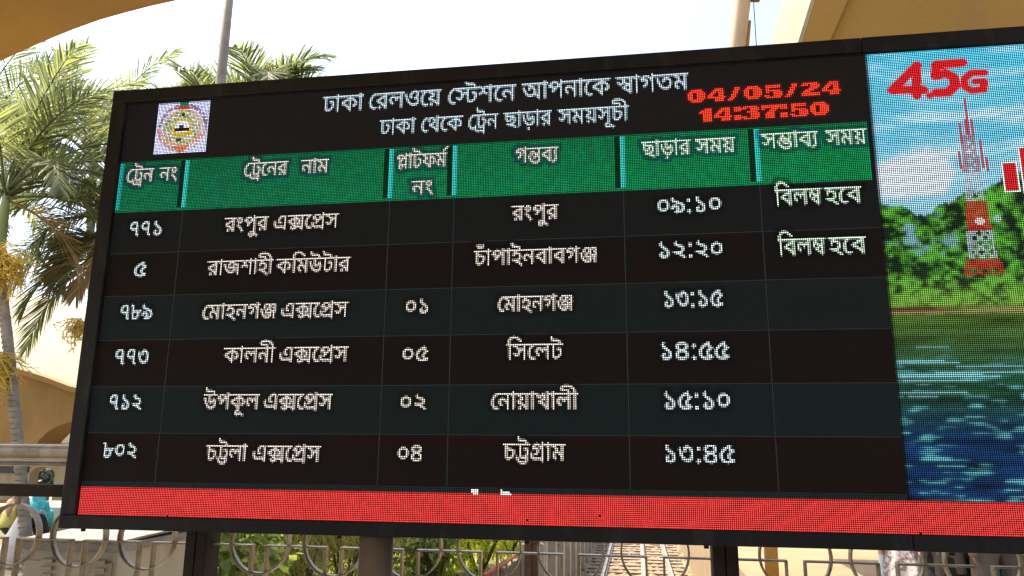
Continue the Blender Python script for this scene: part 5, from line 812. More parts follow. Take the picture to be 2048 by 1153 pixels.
def palm(label, foot, crown, r0, r1, fronds, seed, mtrunk=None, shaft=.75, flower=(), group="palms behind the board", dead=(), step=.065, ll=.55):
    rnd = random.Random(seed)
    o = empty("palm_tree", foot, label, "palm tree", group)
    f, c = Vector(foot), Vector(crown); tr = c - Vector((0, 0, shaft))
    pts = []; n = 24
    for i in range(n + 1):
        t = i / n; q = f.lerp(tr, t); pts.append(q + UA * math.sin(t * math.pi) * .03)
    mb = MB(); rads = []
    fine = []
    H = (tr - f).length; m_ = int(H / step)
    for i in range(m_ + 1):
        t = i / m_; k = min(int(t * n), n - 1); q = pts[k].lerp(pts[k + 1], t * n - k); r = r0 * (1 - t) + r1 * t
        r *= rnd.uniform(.97, 1.03)
        fine += [q, q + Vector((0, 0, step * .55))]; rads += [r * 1.035, r * .965]
    mb.tube(fine, rads, 14); mb.done("trunk", mtrunk or M_TRUNK, o)
    mb = MB()
    for i in range(m_ + 1):
        t = i / m_; k = min(int(t * n), n - 1); q = pts[k].lerp(pts[k + 1], t * n - k); r = (r0 * (1 - t) + r1 * t) * 1.045
        dz = rnd.uniform(-.006, .006)
        mb.tube([q + Vector((0, 0, -.006 + dz)), q + Vector((0, 0, .006 + dz))], [r, r], 14, cap=False)
    mb.done("leaf_scars", M_RING, o)
    mb = MB(); mb.tube([tr - Vector((0, 0, .02)), tr + Vector((0, 0, .1)), tr.lerp(c, .6), c, c + Vector((0, 0, .25))], [r1 * 1.05, r1 * 1.32, r1 * 1.08, r1 * .62, r1 * .2], 14); mb.done("crownshaft", M_SHAFT, o)
    for (az, el, L, dr) in fronds:
        fr = frond("frond", o, c + Vector((rnd.uniform(-.03, .03), rnd.uniform(-.03, .03), rnd.uniform(-.12, .06))), math.radians(az), math.radians(el), L, math.radians(dr), rnd, ll=ll, twist=rnd.uniform(-.25, .25))
    for (az, el, L, dr) in dead: frond("dry_frond", o, c + Vector((0, 0, -.1)), math.radians(az), math.radians(el), L, math.radians(dr), rnd, m=M_DEADFROND, ll=ll, twist=.3)
    for (dz, da, nn, LL) in flower: flowers(o, tr + Vector((0, 0, dz)) - NB * .22 + UA * da, rnd, nn, LL)
    return o
def foot_crown(pxc, pyc, b, pxf, pyf=1110):
    a1, z1 = on_b(pxc, pyc, b); a0, _ = on_b(pxf, pyf, b)
    z0 = on_b(pxf, pyf, b)[1]
    af = a0 + (a0 - a1) / (z0 - z1) * (0 - z0)
    return P(af, b, -.02), P(a1, b, z1)
def auto(n, seed, L=2.2, lo=-10, hi=78, dr=(70, 120)):
    r = random.Random(seed); out = []
    for k in range(n):
        t = k / n
        out.append((k * 137.5 + r.uniform(-12, 12), hi - (hi - lo) * t ** 1.1 + r.uniform(-6, 6), L * r.uniform(.85, 1.08), r.uniform(*dr)))
    return out
f, c = foot_crown(14, 385, 7.9, 52, 1040)
palm("ringed grey palm trunk at the far left with yellow flower clusters", f, c, .066, .058,
     [(70, 82, 2.3, 50), (20, 74, 2.2, 62), (-15, 62, 2.1, 80), (150, 66, 2.0, 80), (110, 58, 2.0, 95), (-60, 52, 1.9, 95), (200, 50, 2.0, 90), (8, 42, 2.1, 95), (45, 30, 1.9, 95), (-30, 24, 1.9, 90), (260, 60, 1.9, 70), (40, 64, 2.3, 60), (-5, 80, 2.2, 36), (90, 40, 2, 90), (170, 30, 1.9, 100), (30, 52, 2.2, 70), (-25, 70, 2.1, 50), (15, 12, 1.6, 80), (0, 32, 1.9, 90)],
     1, flower=((-.02, .26, 150, .42), (-1.26, .34, 240, .42), (-.2, .36, 80, .34)), shaft=.8, dead=((25, -20, 1.3, 60), (150, -30, 1.2, 50)))
f, c = foot_crown(246, 470, 9.0, 186)
palm("palm behind the left edge of the board with fronds drooping past it", f, c, .06, .055,
     [(180, -33, 2.0, 48), (186, 0, 2.2, 84), (176, 18, 2.3, 84), (192, -14, 1.7, 66), (176, 56, 1.5, 140), (160, 66, 1.8, 105), (196, 62, 1.7, 115), (150, 74, 2.0, 80), (205, 36, 1.3, 140), (186, 8, 1.3, 105), (171, 80, 2.1, 66), (218, 58, 1.7, 112), (166, 24, 1.5, 115), (199, 82, 2.1, 56), (192, 50, 2.0, 112), (178, 70, 2.3, 84), (210, 70, 2.0, 88)] + auto(5, 8, 1.4),
     2, flower=((-.62, -.34, 80, .28),), shaft=.6, dead=((188, -5, 1.2, 78), (165, -15, 1.1, 65)))
f, c = foot_crown(425, 268, 9.4, 366)
palm("palm behind the lamp pole, fronds fanning over the board's top left corner", f, c, .075, .06, auto(15, 11, 1.7, -5, 62, (80, 120)) + [(165, 44, 1.8, 84), (150, 36, 1.8, 84), (178, 46, 1.8, 84), (190, 30, 1.9, 85), (120, 44, 1.7, 84), (140, 25, 1.9, 85), (172, 34, 2.1, 74), (155, 50, 1.6, 84), (30, 50, 1.9, 85), (15, 40, 1.9, 85)], 3, M_TRUNKG)
f, c = foot_crown(520, 232, 9.8, 475)
palm("palm with a green clump of fronds just right of the lamp pole", f, c, .075, .06, auto(20, 21, 1.5, 5, 66, (70, 110)) + [(165, 60, 1.5, 80), (150, 50, 1.5, 85), (20, 56, 1.5, 85), (180, 44, 1.6, 85)], 4, M_TRUNKG)
f, c = foot_crown(640, 262, 10.6, 553)
palm("thick trunked palm whose frond tips show furthest right above the board", f, c, .12, .075, auto(11, 31, 1.4, 0, 58, (75, 110)) + [(25, 50, 1.7, 80), (10, 42, 1.6, 85), (60, 62, 1.7, 70), (-15, 46, 1.5, 90), (120, 48, 1.4, 80)], 5, M_TRUNKG)
f, c = foot_crown(860, 420, 11.5, 815)
palm("slender pale palm trunk showing under the board right of its support pole", f, c, .055, .05, auto(9, 41, 1.3, 0, 60, (70, 110)), 6, M_TRUNKG)
f, c = foot_crown(720, 420, 10.2, 640)
palm("pale palm trunk standing left of the board's support pole", f, c, .06, .05, auto(9, 43, 1.3, 0, 60, (70, 110)), 7, M_TRUNKG)

f, c = foot_crown(190, 318, 10.8, 184)
palm("tall palm furthest back beside the board's left edge, its trunk hidden", f, c, .065, .055, auto(10, 61, 2.3, -10, 80, (50, 100)) + [(170, 56, 2.3, 84), (186, 40, 2.2, 96), (160, 70, 2.5, 60), (195, 22, 2.1, 92), (178, 78, 2.6, 44), (182, 8, 2.2, 84), (170, 28, 2.4, 92), (190, 60, 2.4, 80), (200, 48, 2.3, 92)], 12)
f, c = foot_crown(-60, 300, 10.2, -48)
palm("palm mostly outside the left picture edge with fronds reaching in", f, c, .065, .055, auto(8, 67, 2.3, 0, 80, (50, 90)) + [(10, 50, 2.4, 84), (-5, 68, 2.5, 62), (20, 30, 2.2, 90)], 13)
# ------------------------------------------------------------------ shrubs
def shrub(name, label, a, b, h, r, m, seed, n=900, leaf=(.09, .035), droop=.2, kind="broad"):
    rnd = random.Random(seed); o = empty(name, P(a, b, -.01), label, "shrub", "shrubs in the garden strip")
    mb = MB()
    for k in range(9):
        az = rnd.uniform(0, math.tau); q = Vector((math.cos(az) * UA.x, math.cos(az) * UA.y, 0)) + NB * math.sin(az)
        mb.tube([P(a, b, 0) + q * .05, P(a, b, h * .4) + q * r * .35, P(a, b, h * rnd.uniform(.6, .95)) + q * r * rnd.uniform(.4, .8)], [.016, .011, .004], 5)
    mb.done("stems", M_TWIG, o)
    clumps = []
    for k in range(16):
        az = rnd.uniform(0, math.tau); rr_ = r * math.sqrt(rnd.random()); z = h * (.12 + .82 * rnd.random() ** .8)
        k_ = max(.25, 1 - .55 * (z / h) ** 2); clumps.append((math.cos(az) * rr_ * k_, math.sin(az) * rr_ * k_, z, rnd.uniform(.16, .30) * max(h, r)))
    mb = MB()
    for k in range(n):
        cx_, cy_, cz_, cr_ = rnd.choice(clumps)
        v = Vector((rnd.gauss(0, 1), rnd.gauss(0, 1), rnd.gauss(0, .8))).normalized() * cr_ * rnd.uniform(.55, 1.05)
        p = P(a + cx_ + v.x, b + cy_ + v.y, max(cz_ + v.z, .03))
        d = (v.normalized() + Vector((rnd.uniform(-.7, .7), rnd.uniform(-.7, .7), rnd.uniform(-.5, .6)))).normalized()
        l = leaf[0] * rnd.uniform(.7, 1.25); w_ = leaf[1] * rnd.uniform(.8, 1.2)
        sd = d.orthogonal().normalized(); sd = (Matrix.Rotation(rnd.uniform(0, math.tau), 3, d) @ sd)
        nrm_ = d.cross(sd)
        if kind == "feather":
            q1 = p + d * l * .5; q2 = q1 + (d + Vector((0, 0, -.6))).normalized() * l * .5
            A = [mb.bm.verts.new(x_) for x_ in (p, q1 - sd * w_ * .5, q2, q1 + sd * w_ * .5)]
            mb.bm.faces.new(A)
        else:
            tip = p + d * l + Vector((0, 0, -droop * l)); md = p + d * l * .5 + nrm_ * (-.08 * l)
            A = [mb.bm.verts.new(x_) for x_ in (p, md - sd * w_, tip, md + sd * w_, md)]
            mb.bm.faces.new((A[0], A[1], A[4])); mb.bm.faces.new((A[1], A[2], A[4])); mb.bm.faces.new((A[4], A[2], A[3])); mb.bm.faces.new((A[0], A[4], A[3]))
    mb.done("foliage", m, o, fix=False)
def at_g(px, py=1140, z=.45): return on_z(px, py, z)
SH = [
 (448, 7.0, 1.30, .42, M_BROADLEAF, 'broad', (.15, .042), 900, "broad leaved dark green bush right beside the left dark fence post"),
 (505, 8.2, 1.35, .50, M_BROADLEAF, 'broad', (.13, .034), 1100, "bush with spots of orange between the left palm trunks"),
 (605, 8.0, 1.15, .40, M_FEATHER, 'feather', (.26, .014), 2600, "feathery pale green shrub left of the board's support pole"),
 (690, 8.8, 1.25, .50, M_FEATHER, 'feather', (.24, .016), 3000, "taller feathery yellow green shrub directly beside the support pole"),
 (760, 10.2, 1.25, .7, M_FEATHER, 'feather', (.22, .018), 2600, "feathery shrub hidden partly behind the support pole"),
 (870, 9.6, 1.00, .52, M_BROADLEAF, 'broad', (.085, .030), 1900, "grey green bush with small pale leaves right of the support pole"),
 (960, 10.4, .92, .62, M_BRIGHTLEAF, 'broad', (.060, .024), 2800, "bright yellow green bush catching the sun under the middle of the board"),
 (1020, 12.4, .95, .55, M_BRIGHTLEAF, 'broad', (.065, .026), 2000, "bright bush set further back near the red handrail"),
 (925, 13.5, 1.35, 1.3, M_BROADLEAF, 'feather', (.25, .03), 2600, "dark hanging foliage mass furthest back under the board"),
]
for i, (px, b, h, r, m, kd, lf, n, lb) in enumerate(SH):
    d = ray(px, 1125); t = b / d.dot(NB); shrub("shrub", lb, (d * t).dot(UA), b, h, r, m, 50 + i, n, lf, kind=kd)
rnd = random.Random(9); mb = MB()
for k in range(7000):
    b = rnd.uniform(5.2, 16); a = rnd.uniform(-3.2 - .35 * (b - 5), -1.8); p = P(a, b, -.004); h = rnd.uniform(.04, .16); az = rnd.uniform(0, 6.28)
    s_ = Vector((math.cos(az), math.sin(az), 0)) * .008; q = Vector((rnd.uniform(-.05, .05), rnd.uniform(-.05, .05), h))
    mb.bm.faces.new([mb.bm.verts.new(x_) for x_ in (p - s_, p + s_, p + q)])
tag(mb.done("grass", M_BRIGHTLEAF, fix=False), "thin green grass on the garden soil behind the fence", "grass", kind='stuff')

# ------------------------------------------------------------------ cabinets left, beyond the fence
def cabinet(a0, a1, b0, b1, h, label, louvre_u, m_body=M_CAB):
    o = empty("electrical_cabinet", P((a0 + a1) / 2, (b0 + b1) / 2, 0), label, "cabinet")
    mb = MB(); mb.abox(a0, a1, b0, b1, .06, h - .05); mb.done("body", m_body, o, bevel=.006)
    mb = MB(); mb.abox(a0 - .02, a1 + .02, b0 - .03, b1 + .02, h - .05, h - .012); mb.prism([P(a0 - .02, b0 - .03, h - .012), P(a1 + .02, b0 - .03, h - .012), P(a1 + .02, b1 + .02, h + .012), P(a0 - .02, b1 + .02, h + .012)], Vector((0, 0, .012))); mb.done("lid", M_CABTOP, o, bevel=.004)
    mid = (a0 + a1) / 2
    for x0, x1 in ((a0 + .02, mid - .004), (mid + .004, a1 - .02)):
        mb = MB(); mb.abox(x0, x1, b0 - .012, b0 + .002, .10, h - .10); d_ = mb.done("door", m_body, o, bevel=.004)
        for k in range(5):
            z = h - .098 - k * .034; cx_ = (x0 + x1) / 2 + (.013 if x0 < mid - .05 else .058)
            mb = MB()
            rows = []
            for t in range(5):
                an = math.pi * t / 4; rows.append([P(cx_ - .031 + .004 * abs(2 - t), b0 - .012 - .02 * math.sin(an), z + .012 * math.cos(an)), P(cx_ + .031 - .004 * abs(2 - t), b0 - .012 - .02 * math.sin(an), z + .012 * math.cos(an))])
            mb.strip(rows); mb.face([r[0] for r in rows]); mb.face([r[1] for r in rows]); mb.done("louvre", m_body, d_)
        mb = MB(); mb.tube([P(x1 - .05, b0 - .03, h - .42), P(x1 - .05, b0 - .03, h - .30)], .008, 8); mb.done("handle", M_STEEL, d_)
    mb = MB(); mb.abox(a0 - .03, a1 + .03, b0 - .03, b1 + .03, 0, .06); mb.done("plinth", M_PAVE, o)
a0, b0 = on_z(48, 1077, 1.12); a1, _ = on_z(262, 1079, 1.12)
cabinet(a0, a1 - .02, b0 + .02, b0 + .62, 1.12, "grey steel cabinet with pressed louvres and a bright sunlit top", 0)
# a beige utility box with a slanted top beside it
o = empty("utility_box", P(a1 + .2, b0 + .35, 0), "plain beige utility box with a slanted top just behind the louvred cabinet", "utility box")
bu_ = b0 + .78; (x0, zt_), (x1, _) = on_b(262, 1060, bu_), on_b(321, 1062, bu_); x0 -= .1
mb = MB(); mb.prism([P(x0, bu_, 0), P(x1, bu_, 0), P(x1, bu_, zt_ - .01), P(x0 + .17, bu_, zt_), P(x0, bu_, zt_ - .10)], NB * .16); mb.done("body", M_CREAM, o, bevel=.008)
mb = MB(); mb.abox(x0 + .03, x1 - .02, bu_ - .012, bu_ + .002, .1, zt_ - .2); mb.done("door", M_CREAM, o, bevel=.004)
# grey concrete post close behind
a, z = on_b(334, 1110, 6.0)
o = empty("concrete_post", P(a, 6.0, 0), "round grey concrete post between the utility box and the left dark fence post", "post")
mb = MB(); mb.tube([P(a, 6, 0), P(a, 6, .6), P(a, 6, 1.42), P(a, 6, 1.45)], [.068, .066, .062, .03], 18); mb.done("shaft", M_GALV, o)
for k in range(3):
    mb = MB(); mb.tube([P(a - .066, 5.98, .9 + k * .13), P(a - .085, 5.96, .94 + k * .13)], .008, 6); mb.done("step_bolt", M_RUST, o)

# ------------------------------------------------------------------ things round the tracks
def block_wall(label, a0, a1, b0, b1, z0, z1):
    o = empty("platform_wall", P((a0 + a1) / 2, b0, z0), label, "wall")
    mb = MB(); mb.abox(a0, a1, b0, b1, z0, z1); mb.done("body", M_WHITE, o, bevel=.015)
    return o
block_wall("long white painted wall at the edge of the left platform", -1.78, -1.60, 12.0, 30, -1.5, .18)
for k in range(9):
    b = 12.3 + k * 1.5
    o = empty("edge_post", P(-1.5, b, -1.5), ["white concrete edge post nearest the rusty steel post", "white concrete edge post along the track, further from the camera"][min(k, 1)], "post", "white posts along the left platform edge")
    mb = MB(); mb.abox(-1.585, -1.40, b, b + .22, -1.5, .30); mb.done("shaft", M_WHITE, o, bevel=.02)
    for z in (-.2, .05): 
        mb = MB(); mb.tube([P(-1.50, b - .005, z), P(-1.50, b - .02, z)], .014, 8); mb.done("hole", M_RUST, o)
a, z = on_b(1062, 1125, 10.5)
o = empty("rusty_post", P(a, 10.5, -1.5), "rusty brown steel post standing beside the track", "post")
mb = MB(); mb.abox(a - .09, a + .0, 10.5, 10.62, -1.5, .42); mb.abox(a + .0, a + .085, 10.55, 10.60, -1.5, .40); mb.done("shaft", M_RUST, o, bevel=.006)
mb = MB(); mb.prism([P(a + .10, 10.4, -1.5), P(a + .22, 10.4, -1.5), P(a + .18, 10.4, .36), P(a + .12, 10.4, .38)], NB * .1); mb.done("white_board", M_WHITE, o, bevel=.005)
aw, _ = on_b(1005, 1150, 9.3)
o = empty("white_handrail_block", P(aw, 9.3, -1.5), "white concrete block ending the red and white handrail by the track", "block")
mb = MB(); mb.abox(aw - .20, aw + .17, 9.2, 9.55, -1.5, .05); mb.done("body", M_WHITE, o, bevel=.04)
o = empty("handrail", P(aw, 9.8, 0), "sloping red handrail on white posts beside the bright bush", "handrail")
p0, p1 = P(*[on_b(968, 1155, 9.1)[0], 9.1, on_b(968, 1155, 9.1)[1]]), P(on_b(1028, 1112, 11.5)[0], 11.5, on_b(1028, 1112, 11.5)[1])
mb = MB(); mb.tube([p0, p1], .032, 12); mb.done("rail", M_RED, o)
for k in range(5):
    q = p0.lerp(p1, .1 + .2 * k); mb = MB(); mb.tube([Vector((q.x, q.y, -1.4)), q], .018, 8); mb.done("baluster", M_WHITE if k % 2 else M_RED, o)
a, z = on_b(1543, 1125, 7.6)
rf = empty("added_shade_roof", P(4.5, 9, 3.96), "flat roof slab added to shade the right platform, unseen behind the board", "roof")  # unseen roof, added so its shadow falls on the people and floor at right
mb = MB(); mb.abox(.9, 9.5, 6.4, 13.5, 3.96, 4.12); mb.done("slab", M_OCHRE, rf, bevel=.02)
for aa in (2.0, 5.2, 8.4):
    mb = MB(); mb.abox(aa - .08, aa + .08, 6.5, 13.4, 3.78, 3.957); mb.done("beam", M_OCHRE, rf, bevel=.01)
o = empty("platform_pole", P(a, 7.6, 0), "tan round pole standing on the right platform, under the board", "pole")
mb = MB(); mb.tube([P(a, 7.6, 0), P(a, 7.6, 1.3), P(a, 7.6, 3.96)], [.062, .06, .058], 18); mb.done("shaft", M_OCHRE, o)
mb = MB(); mb.tube([P(a, 7.6, 0), P(a, 7.6, .03)], .11, 18); mb.done("base_plate", M_BROWN, o)
for px in (1244, 1402):
    a, b = on_z(px, 1150, -1.25)
    o = empty("signal_box", P(a, 17.5, -1.45), "small black box on the ballast %s" % ("left of the middle rail" if px < 1300 else "right of the rails, by the right dark fence post"), "box")
    a, z = on_b(px, 1150, 17.5)
    mb = MB(); mb.abox(a - .12, a + .12, 17.4, 17.6, -1.5, -1.14); mb.done("body", M_BLACK, o, bevel=.02)
    mb = MB(); mb.abox(a - .05, a + .03, 17.385, 17.4, -1.27, -1.17); mb.done("label_plate", M_WHITE, o)
# small tin roofed shed among the plants
a, z = on_b(572, 1118, 12.6)
o = empty("tin_shed", P(a, 12.6, 0), "small shed with a sloping grey tin roof among the plants below the board", "shed")
mb = MB(); mb.abox(a - .16, a + .5, 12.7, 13.6, 0, z - .12); mb.done("wall", M_RUST, o)
mb = MB(); rows = []
for k in range(33):
    rows.append([P(a - .22 + k * .025, 12.55, z - .16 + .012 * (k % 2)), P(a - .22 + k * .025, 13.7, z + .16 + .012 * (k % 2))])
mb.strip(rows, smooth=False); mb.done("roof", M_GALV, o)
mb = MB(); mb.abox(a - .1, a + .3, 12.66, 12.70, z - .30, z - .20); mb.done("red_board", M_RED, o)
# ------------------------------------------------------------------ left: arched platform building and what stands before it
def arcade():
    B = 19.0
    o = empty("arched_building", P(-11, B, 0), "ochre platform building with arched openings and a curved pale roof at the far left", "building")
    top = [on_b(x, y, B) for x, y in ((-420, 640), (-250, 672), (-120, 700), (0, 728), (60, 744), (101, 757), (152, 776), (260, 800), (420, 822), (640, 840))]
    al, ar = top[0][0], top[-1][0]
    # face with arch openings cut by running the outline round them
    arcs = []
    for (x0, x1, yt) in ((-330, -110, 850), (62, 250, 842), (300, 520, 862)):
        (aa, za), (ab, zb) = on_b(x0, 905, B), on_b(x1, 905, B); zt = on_b((x0 + x1) / 2, yt, B)[1]
        arcs.append((aa, ab, za - .2, zt))
    pts = [P(a, B, z) for a, z in top] + [P(ar, B, -.1)]
    for (aa, ab, zs, zt) in reversed(arcs):
        pts.append(P(ab, B, -.1)); c = (aa + ab) / 2; h = (ab - aa) / 2
        for k in range(13):
            an = math.pi * k / 12; pts.append(P(c + h * math.cos(an), B, zs + (zt - zs) * math.sin(an)))
        pts.append(P(aa, B, -.1))
    pts.append(P(al, B, -.1))
    mb = MB(); mb.prism(pts[::-1], NB * .9); mb.done("arch_wall", M_OCHRESHADE, o)
    # eave band
    mb = MB(); rows = [[P(a, B - .25, z + .02), P(a, B - .25, z - .12), P(a, B + .02, z - .14)] for a, z in top]; mb.strip(rows, smooth=False); mb.strip([[P(a, B - .25, z + .02), P(a, B + .9, z + .03)] for a, z in top]); mb.done("eave", M_OCHRESHADE, o, fix=False)
    # curved roof rising behind
    mb = MB(); rows = []
    for a, z in top:
        rows.append([P(a, B + .2 + 3.6 * k / 8, z + .02 + 2.3 * math.sin(k / 8 * 1.35)) for k in range(9)])
    mb.strip(rows); mb.done("roof", M_ROOF, o)
    mb = MB(); mb.abox(al, ar, B + 6.0, B + 6.2, -.1, 1.7); mb.done("back_wall", M_CREAM, o)
    mb = MB(); mb.abox(al, ar, B + 2.2, B + 2.5, 2.2, 2.5); mb.done("inner_beam", M_CREAM, o)
arcade()
# sunlit cream side building seen below the handrail
def kiosk():
    B = 15.0
    o = empty("low_cream_building", P(-8, B, 0), "low cream building with a dark shutter and small arch below the handrail", "building")
    z1 = on_b(60, 922, B)[1]
    aL, aR = on_b(-160, 940, B)[0], on_b(330, 940, B)[0]
    (xa, zb), (xb, _) = on_b(58, 962, B), on_b(108, 962, B); zt = on_b(84, 934, B)[1]; zs = (zb + zt) / 2 - .02
    c, h = (xa + xb) / 2, (xb - xa) / 2
    pts = [P(aL, B, .45), P(aL, B, z1), P(aR, B, z1), P(aR, B, .45), P(xb, B, .45)] + [P(c + h * math.cos(math.pi * k / 10), B, zs + (zt - zs) * math.sin(math.pi * k / 10)) for k in range(11)] + [P(xa, B, .45)]
    mb = MB(); mb.prism(pts, NB * .25); mb.done("wall", M_CREAM, o)
    x0, zb2 = on_b(-10, 946, B); x1, zt2 = on_b(33, 927, B)
    mb = MB(); mb.abox(x0, x1, B - .04, B + .01, zb2, zt2); mb.done("shutter", M_DARKGAP, o, bevel=.005)
    x0, zb2 = on_b(50, 946, B); x1, zt2 = on_b(60, 927, B); mb = MB(); mb.abox(x0, x1, B - .035, B + .01, zb2, zt2); mb.done("vent", M_DARKGAP, o, bevel=.005)
    mb = MB(); mb.abox(aL - .1, aR + .1, B - .2, B + .4, z1, z1 + .06); mb.done("roof_slab", M_ROOF, o, bevel=.01)
    mb = MB(); mb.abox(aL, aR, B - 1.4, B - .9, 0, .44); mb.done("bench_wall", M_WHITE, o, bevel=.02)
kiosk()
f = P(on_b(86, 950, 17.2)[0], 17.2, 0)
o = empty("round_tree", f, "small dark round tree seen through the low arch at the far left", "tree")
mb = MB(); mb.tube([f, f + Vector((0, 0, 1.0))], [.07, .05], 8); mb.done("trunk", M_TWIG, o)
rnd = random.Random(71); mb = MB()
for k in range(2200):
    v = Vector((rnd.gauss(0, 1), rnd.gauss(0, 1), rnd.gauss(0, 1))).normalized() * rnd.uniform(.3, 1) * 1.0; p = f + Vector((0, 0, .95)) + Vector((v.x, v.y, v.z * .5))
    d = Vector((rnd.gauss(0, 1), rnd.gauss(0, 1), rnd.gauss(0, 1))).normalized(); s_ = d.orthogonal().normalized() * .035
    mb.bm.faces.new([mb.bm.verts.new(x_) for x_ in (p, p + d * .06 + s_, p + d * .13, p + d * .06 - s_)])
mb.done("crown", M_HAZELEAF, o, fix=False)

# ------------------------------------------------------------------ people
def skin_mesh(name, parent, m, verts, edges, radii, sub=2, root=0):
    me = bpy.data.meshes.new(name); me.from_pydata([tuple(v) for v in verts], edges, [])
    o = link(name, me, m, parent)
    o.modifiers.new("skin", 'SKIN').use_smooth_shade = True
    if not me.skin_vertices: 
        bm = bmesh.new(); bm.from_mesh(me); bm.verts.layers.skin.verify(); bm.to_mesh(me); bm.free()
    for i, r in enumerate(radii):
        me.skin_vertices[0].data[i].radius = r if isinstance(r, tuple) else (r, r)
    me.skin_vertices[0].data[root].use_root = True
    s = o.modifiers.new("sub", 'SUBSURF'); s.levels = sub; s.render_levels = sub
    return o
def person(label, a, b, z0, face, J, clothes, hair=True, group=None):
    """J: joints in the person's own frame (x right, y forward, z up). clothes: list of (name, material, joint chain edges with radii)"""
    o = empty("person", P(a, b, z0), label, "person", group)
    cf, sf = math.cos(face), math.sin(face)
    def w(p): return P(a, b, z0) + UA * (p[0] * cf - p[1] * sf) + NB * (p[0] * sf + p[1] * cf) + Vector((0, 0, p[2]))
    names = list(J); idx = {n: i for i, n in enumerate(names)}
    body_e = [('pelvis', 'chest'), ('chest', 'neck'), ('neck', 'head'), ('head', 'crown')]
    for s in 'LR':
        body_e += [('chest', 'sh' + s), ('sh' + s, 'el' + s), ('el' + s, 'wr' + s), ('wr' + s, 'hand' + s), ('pelvis', 'hip' + s), ('hip' + s, 'kn' + s), ('kn' + s, 'an' + s), ('an' + s, 'toe' + s)]
    R = dict(pelvis=(.14, .11), chest=(.15, .11), neck=.055, head=(.075, .09), crown=.06, sh=.06, el=.04, wr=.028, hand=(.018, .04), hip=.085, kn=.06, an=.04, toe=.035)
    rad = [R[n] if n in R else R[n[:-1]] for n in names]
    skin_mesh("body", o, M_SKIN, [w(J[n]) for n in names], [(idx[x], idx[y]) for x, y in body_e], rad, root=idx['pelvis'])
    # fingers, each its own short bent chain, joined in one mesh per hand
    for s in 'LR':
        h = Vector(J['hand' + s]); d = (h - Vector(J['wr' + s])).normalized(); sd = d.orthogonal().normalized()
        mb = MB()
        for k, ln in enumerate((.060, .070, .066, .052)):
            q = h + sd * (.024 - .016 * k); cu = d.cross(sd) * .35
            mb.tube([w(q), w(q + d * ln * .5), w(q + (d + cu) * ln * .85)], [.0085, .0078, .006], 6)
        q = h - d * .04 + sd * .03; mb.tube([w(q), w(q + (sd * .8 + d * .6) * .03), w(q + (sd * .5 + d) * .05)], [.0095, .009, .007], 6)
        mb.done("hand", M_SKIN, o)
    hd = Vector(J['head']); cr = Vector(J['crown']); upv = (cr - hd).normalized()
    mb = MB()
    for sx in (-.032, .032):
        mb.tube([w(hd + Vector((sx, .088, .012))), w(hd + Vector((sx, .094, .012)))], .010, 8)
    mb.done("eyes", M_HAIR, o)
    mb = MB(); mb.tube([w(hd + Vector((0, .085, .02))), w(hd + Vector((0, .108, -.018)))], [.008, .014], 8); mb.done("nose", M_SKIN, o)
    if hair:
        mb = MB(); rows = []
        for i in range(7):
            th = math.pi * .62 * i / 6; rows.append([w(hd + upv * .045 + Vector((.085 * math.sin(th) * math.cos(t * math.tau / 14), -.018 + .100 * math.sin(th) * math.sin(t * math.tau / 14) - (.02 if i > 3 else 0), .095 * math.cos(th)))) for t in range(15)])
        mb.strip(rows); mb.done("hair", M_HAIR, o)
    for (nm, m, verts, edges, radii) in clothes:
        skin_mesh(nm, o, m, [w(v) for v in verts], edges, radii)
    return o, w
STAND = dict(pelvis=(0, 0, .95), chest=(0, 0, 1.28), neck=(0, .01, 1.46), head=(0, .03, 1.56), crown=(0, .02, 1.65),
             shL=(-.19, 0, 1.38), elL=(-.25, -.02, 1.10), wrL=(-.25, .06, .86), handL=(-.25, .09, .78), hipL=(-.09, 0, .88), knL=(-.11, .02, .48), anL=(-.12, 0, .08), toeL=(-.13, .14, .035),
             shR=(.19, 0, 1.38), elR=(.25, -.02, 1.10), wrR=(.25, .06, .86), handR=(.25, .09, .78), hipR=(.09, 0, .88), knR=(.11, .02, .48), anR=(.12, 0, .08), toeR=(.13, .14, .035))
def trousers(J, m, k=1.0, name="trousers"):
    p = Vector(J['pelvis']); v = [p + Vector((0, 0, .06)), p]
    e = [(0, 1)]; r = [(.155 * k, .115 * k), (.155 * k, .12 * k)]
    for s in 'LR':
        n = len(v); v += [Vector(J['hip' + s]), Vector(J['kn' + s]), Vector(J['an' + s]) + Vector((0, 0, .02))]; e += [(1, n), (n, n + 1), (n + 1, n + 2)]; r += [.10 * k, .083 * k, .075 * k]
    return (name, m, v, e, r)
def shirt(J, m, k=1.0, hem=0.0, name="shirt", sleeve=True):
    p, c = Vector(J['pelvis']), Vector(J['chest']); v = [p - Vector((0, 0, hem)), p + Vector((0, 0, .1)), c, Vector(J['neck']) - Vector((0, 0, .03))]; e = [(0, 1), (1, 2), (2, 3)]; r = [(.18 * k, .14 * k), (.17 * k, .125 * k), (.175 * k, .125 * k), .075]
    if sleeve:
        for s in 'LR':
            n = len(v); v += [Vector(J['sh' + s]), Vector(J['el' + s]), Vector(J['wr' + s]).lerp(Vector(J['el' + s]), .25)]; e += [(2, n), (n, n + 1), (n + 1, n + 2)]; r += [.075, .058, .048]
    return (name, m, v, e, r)
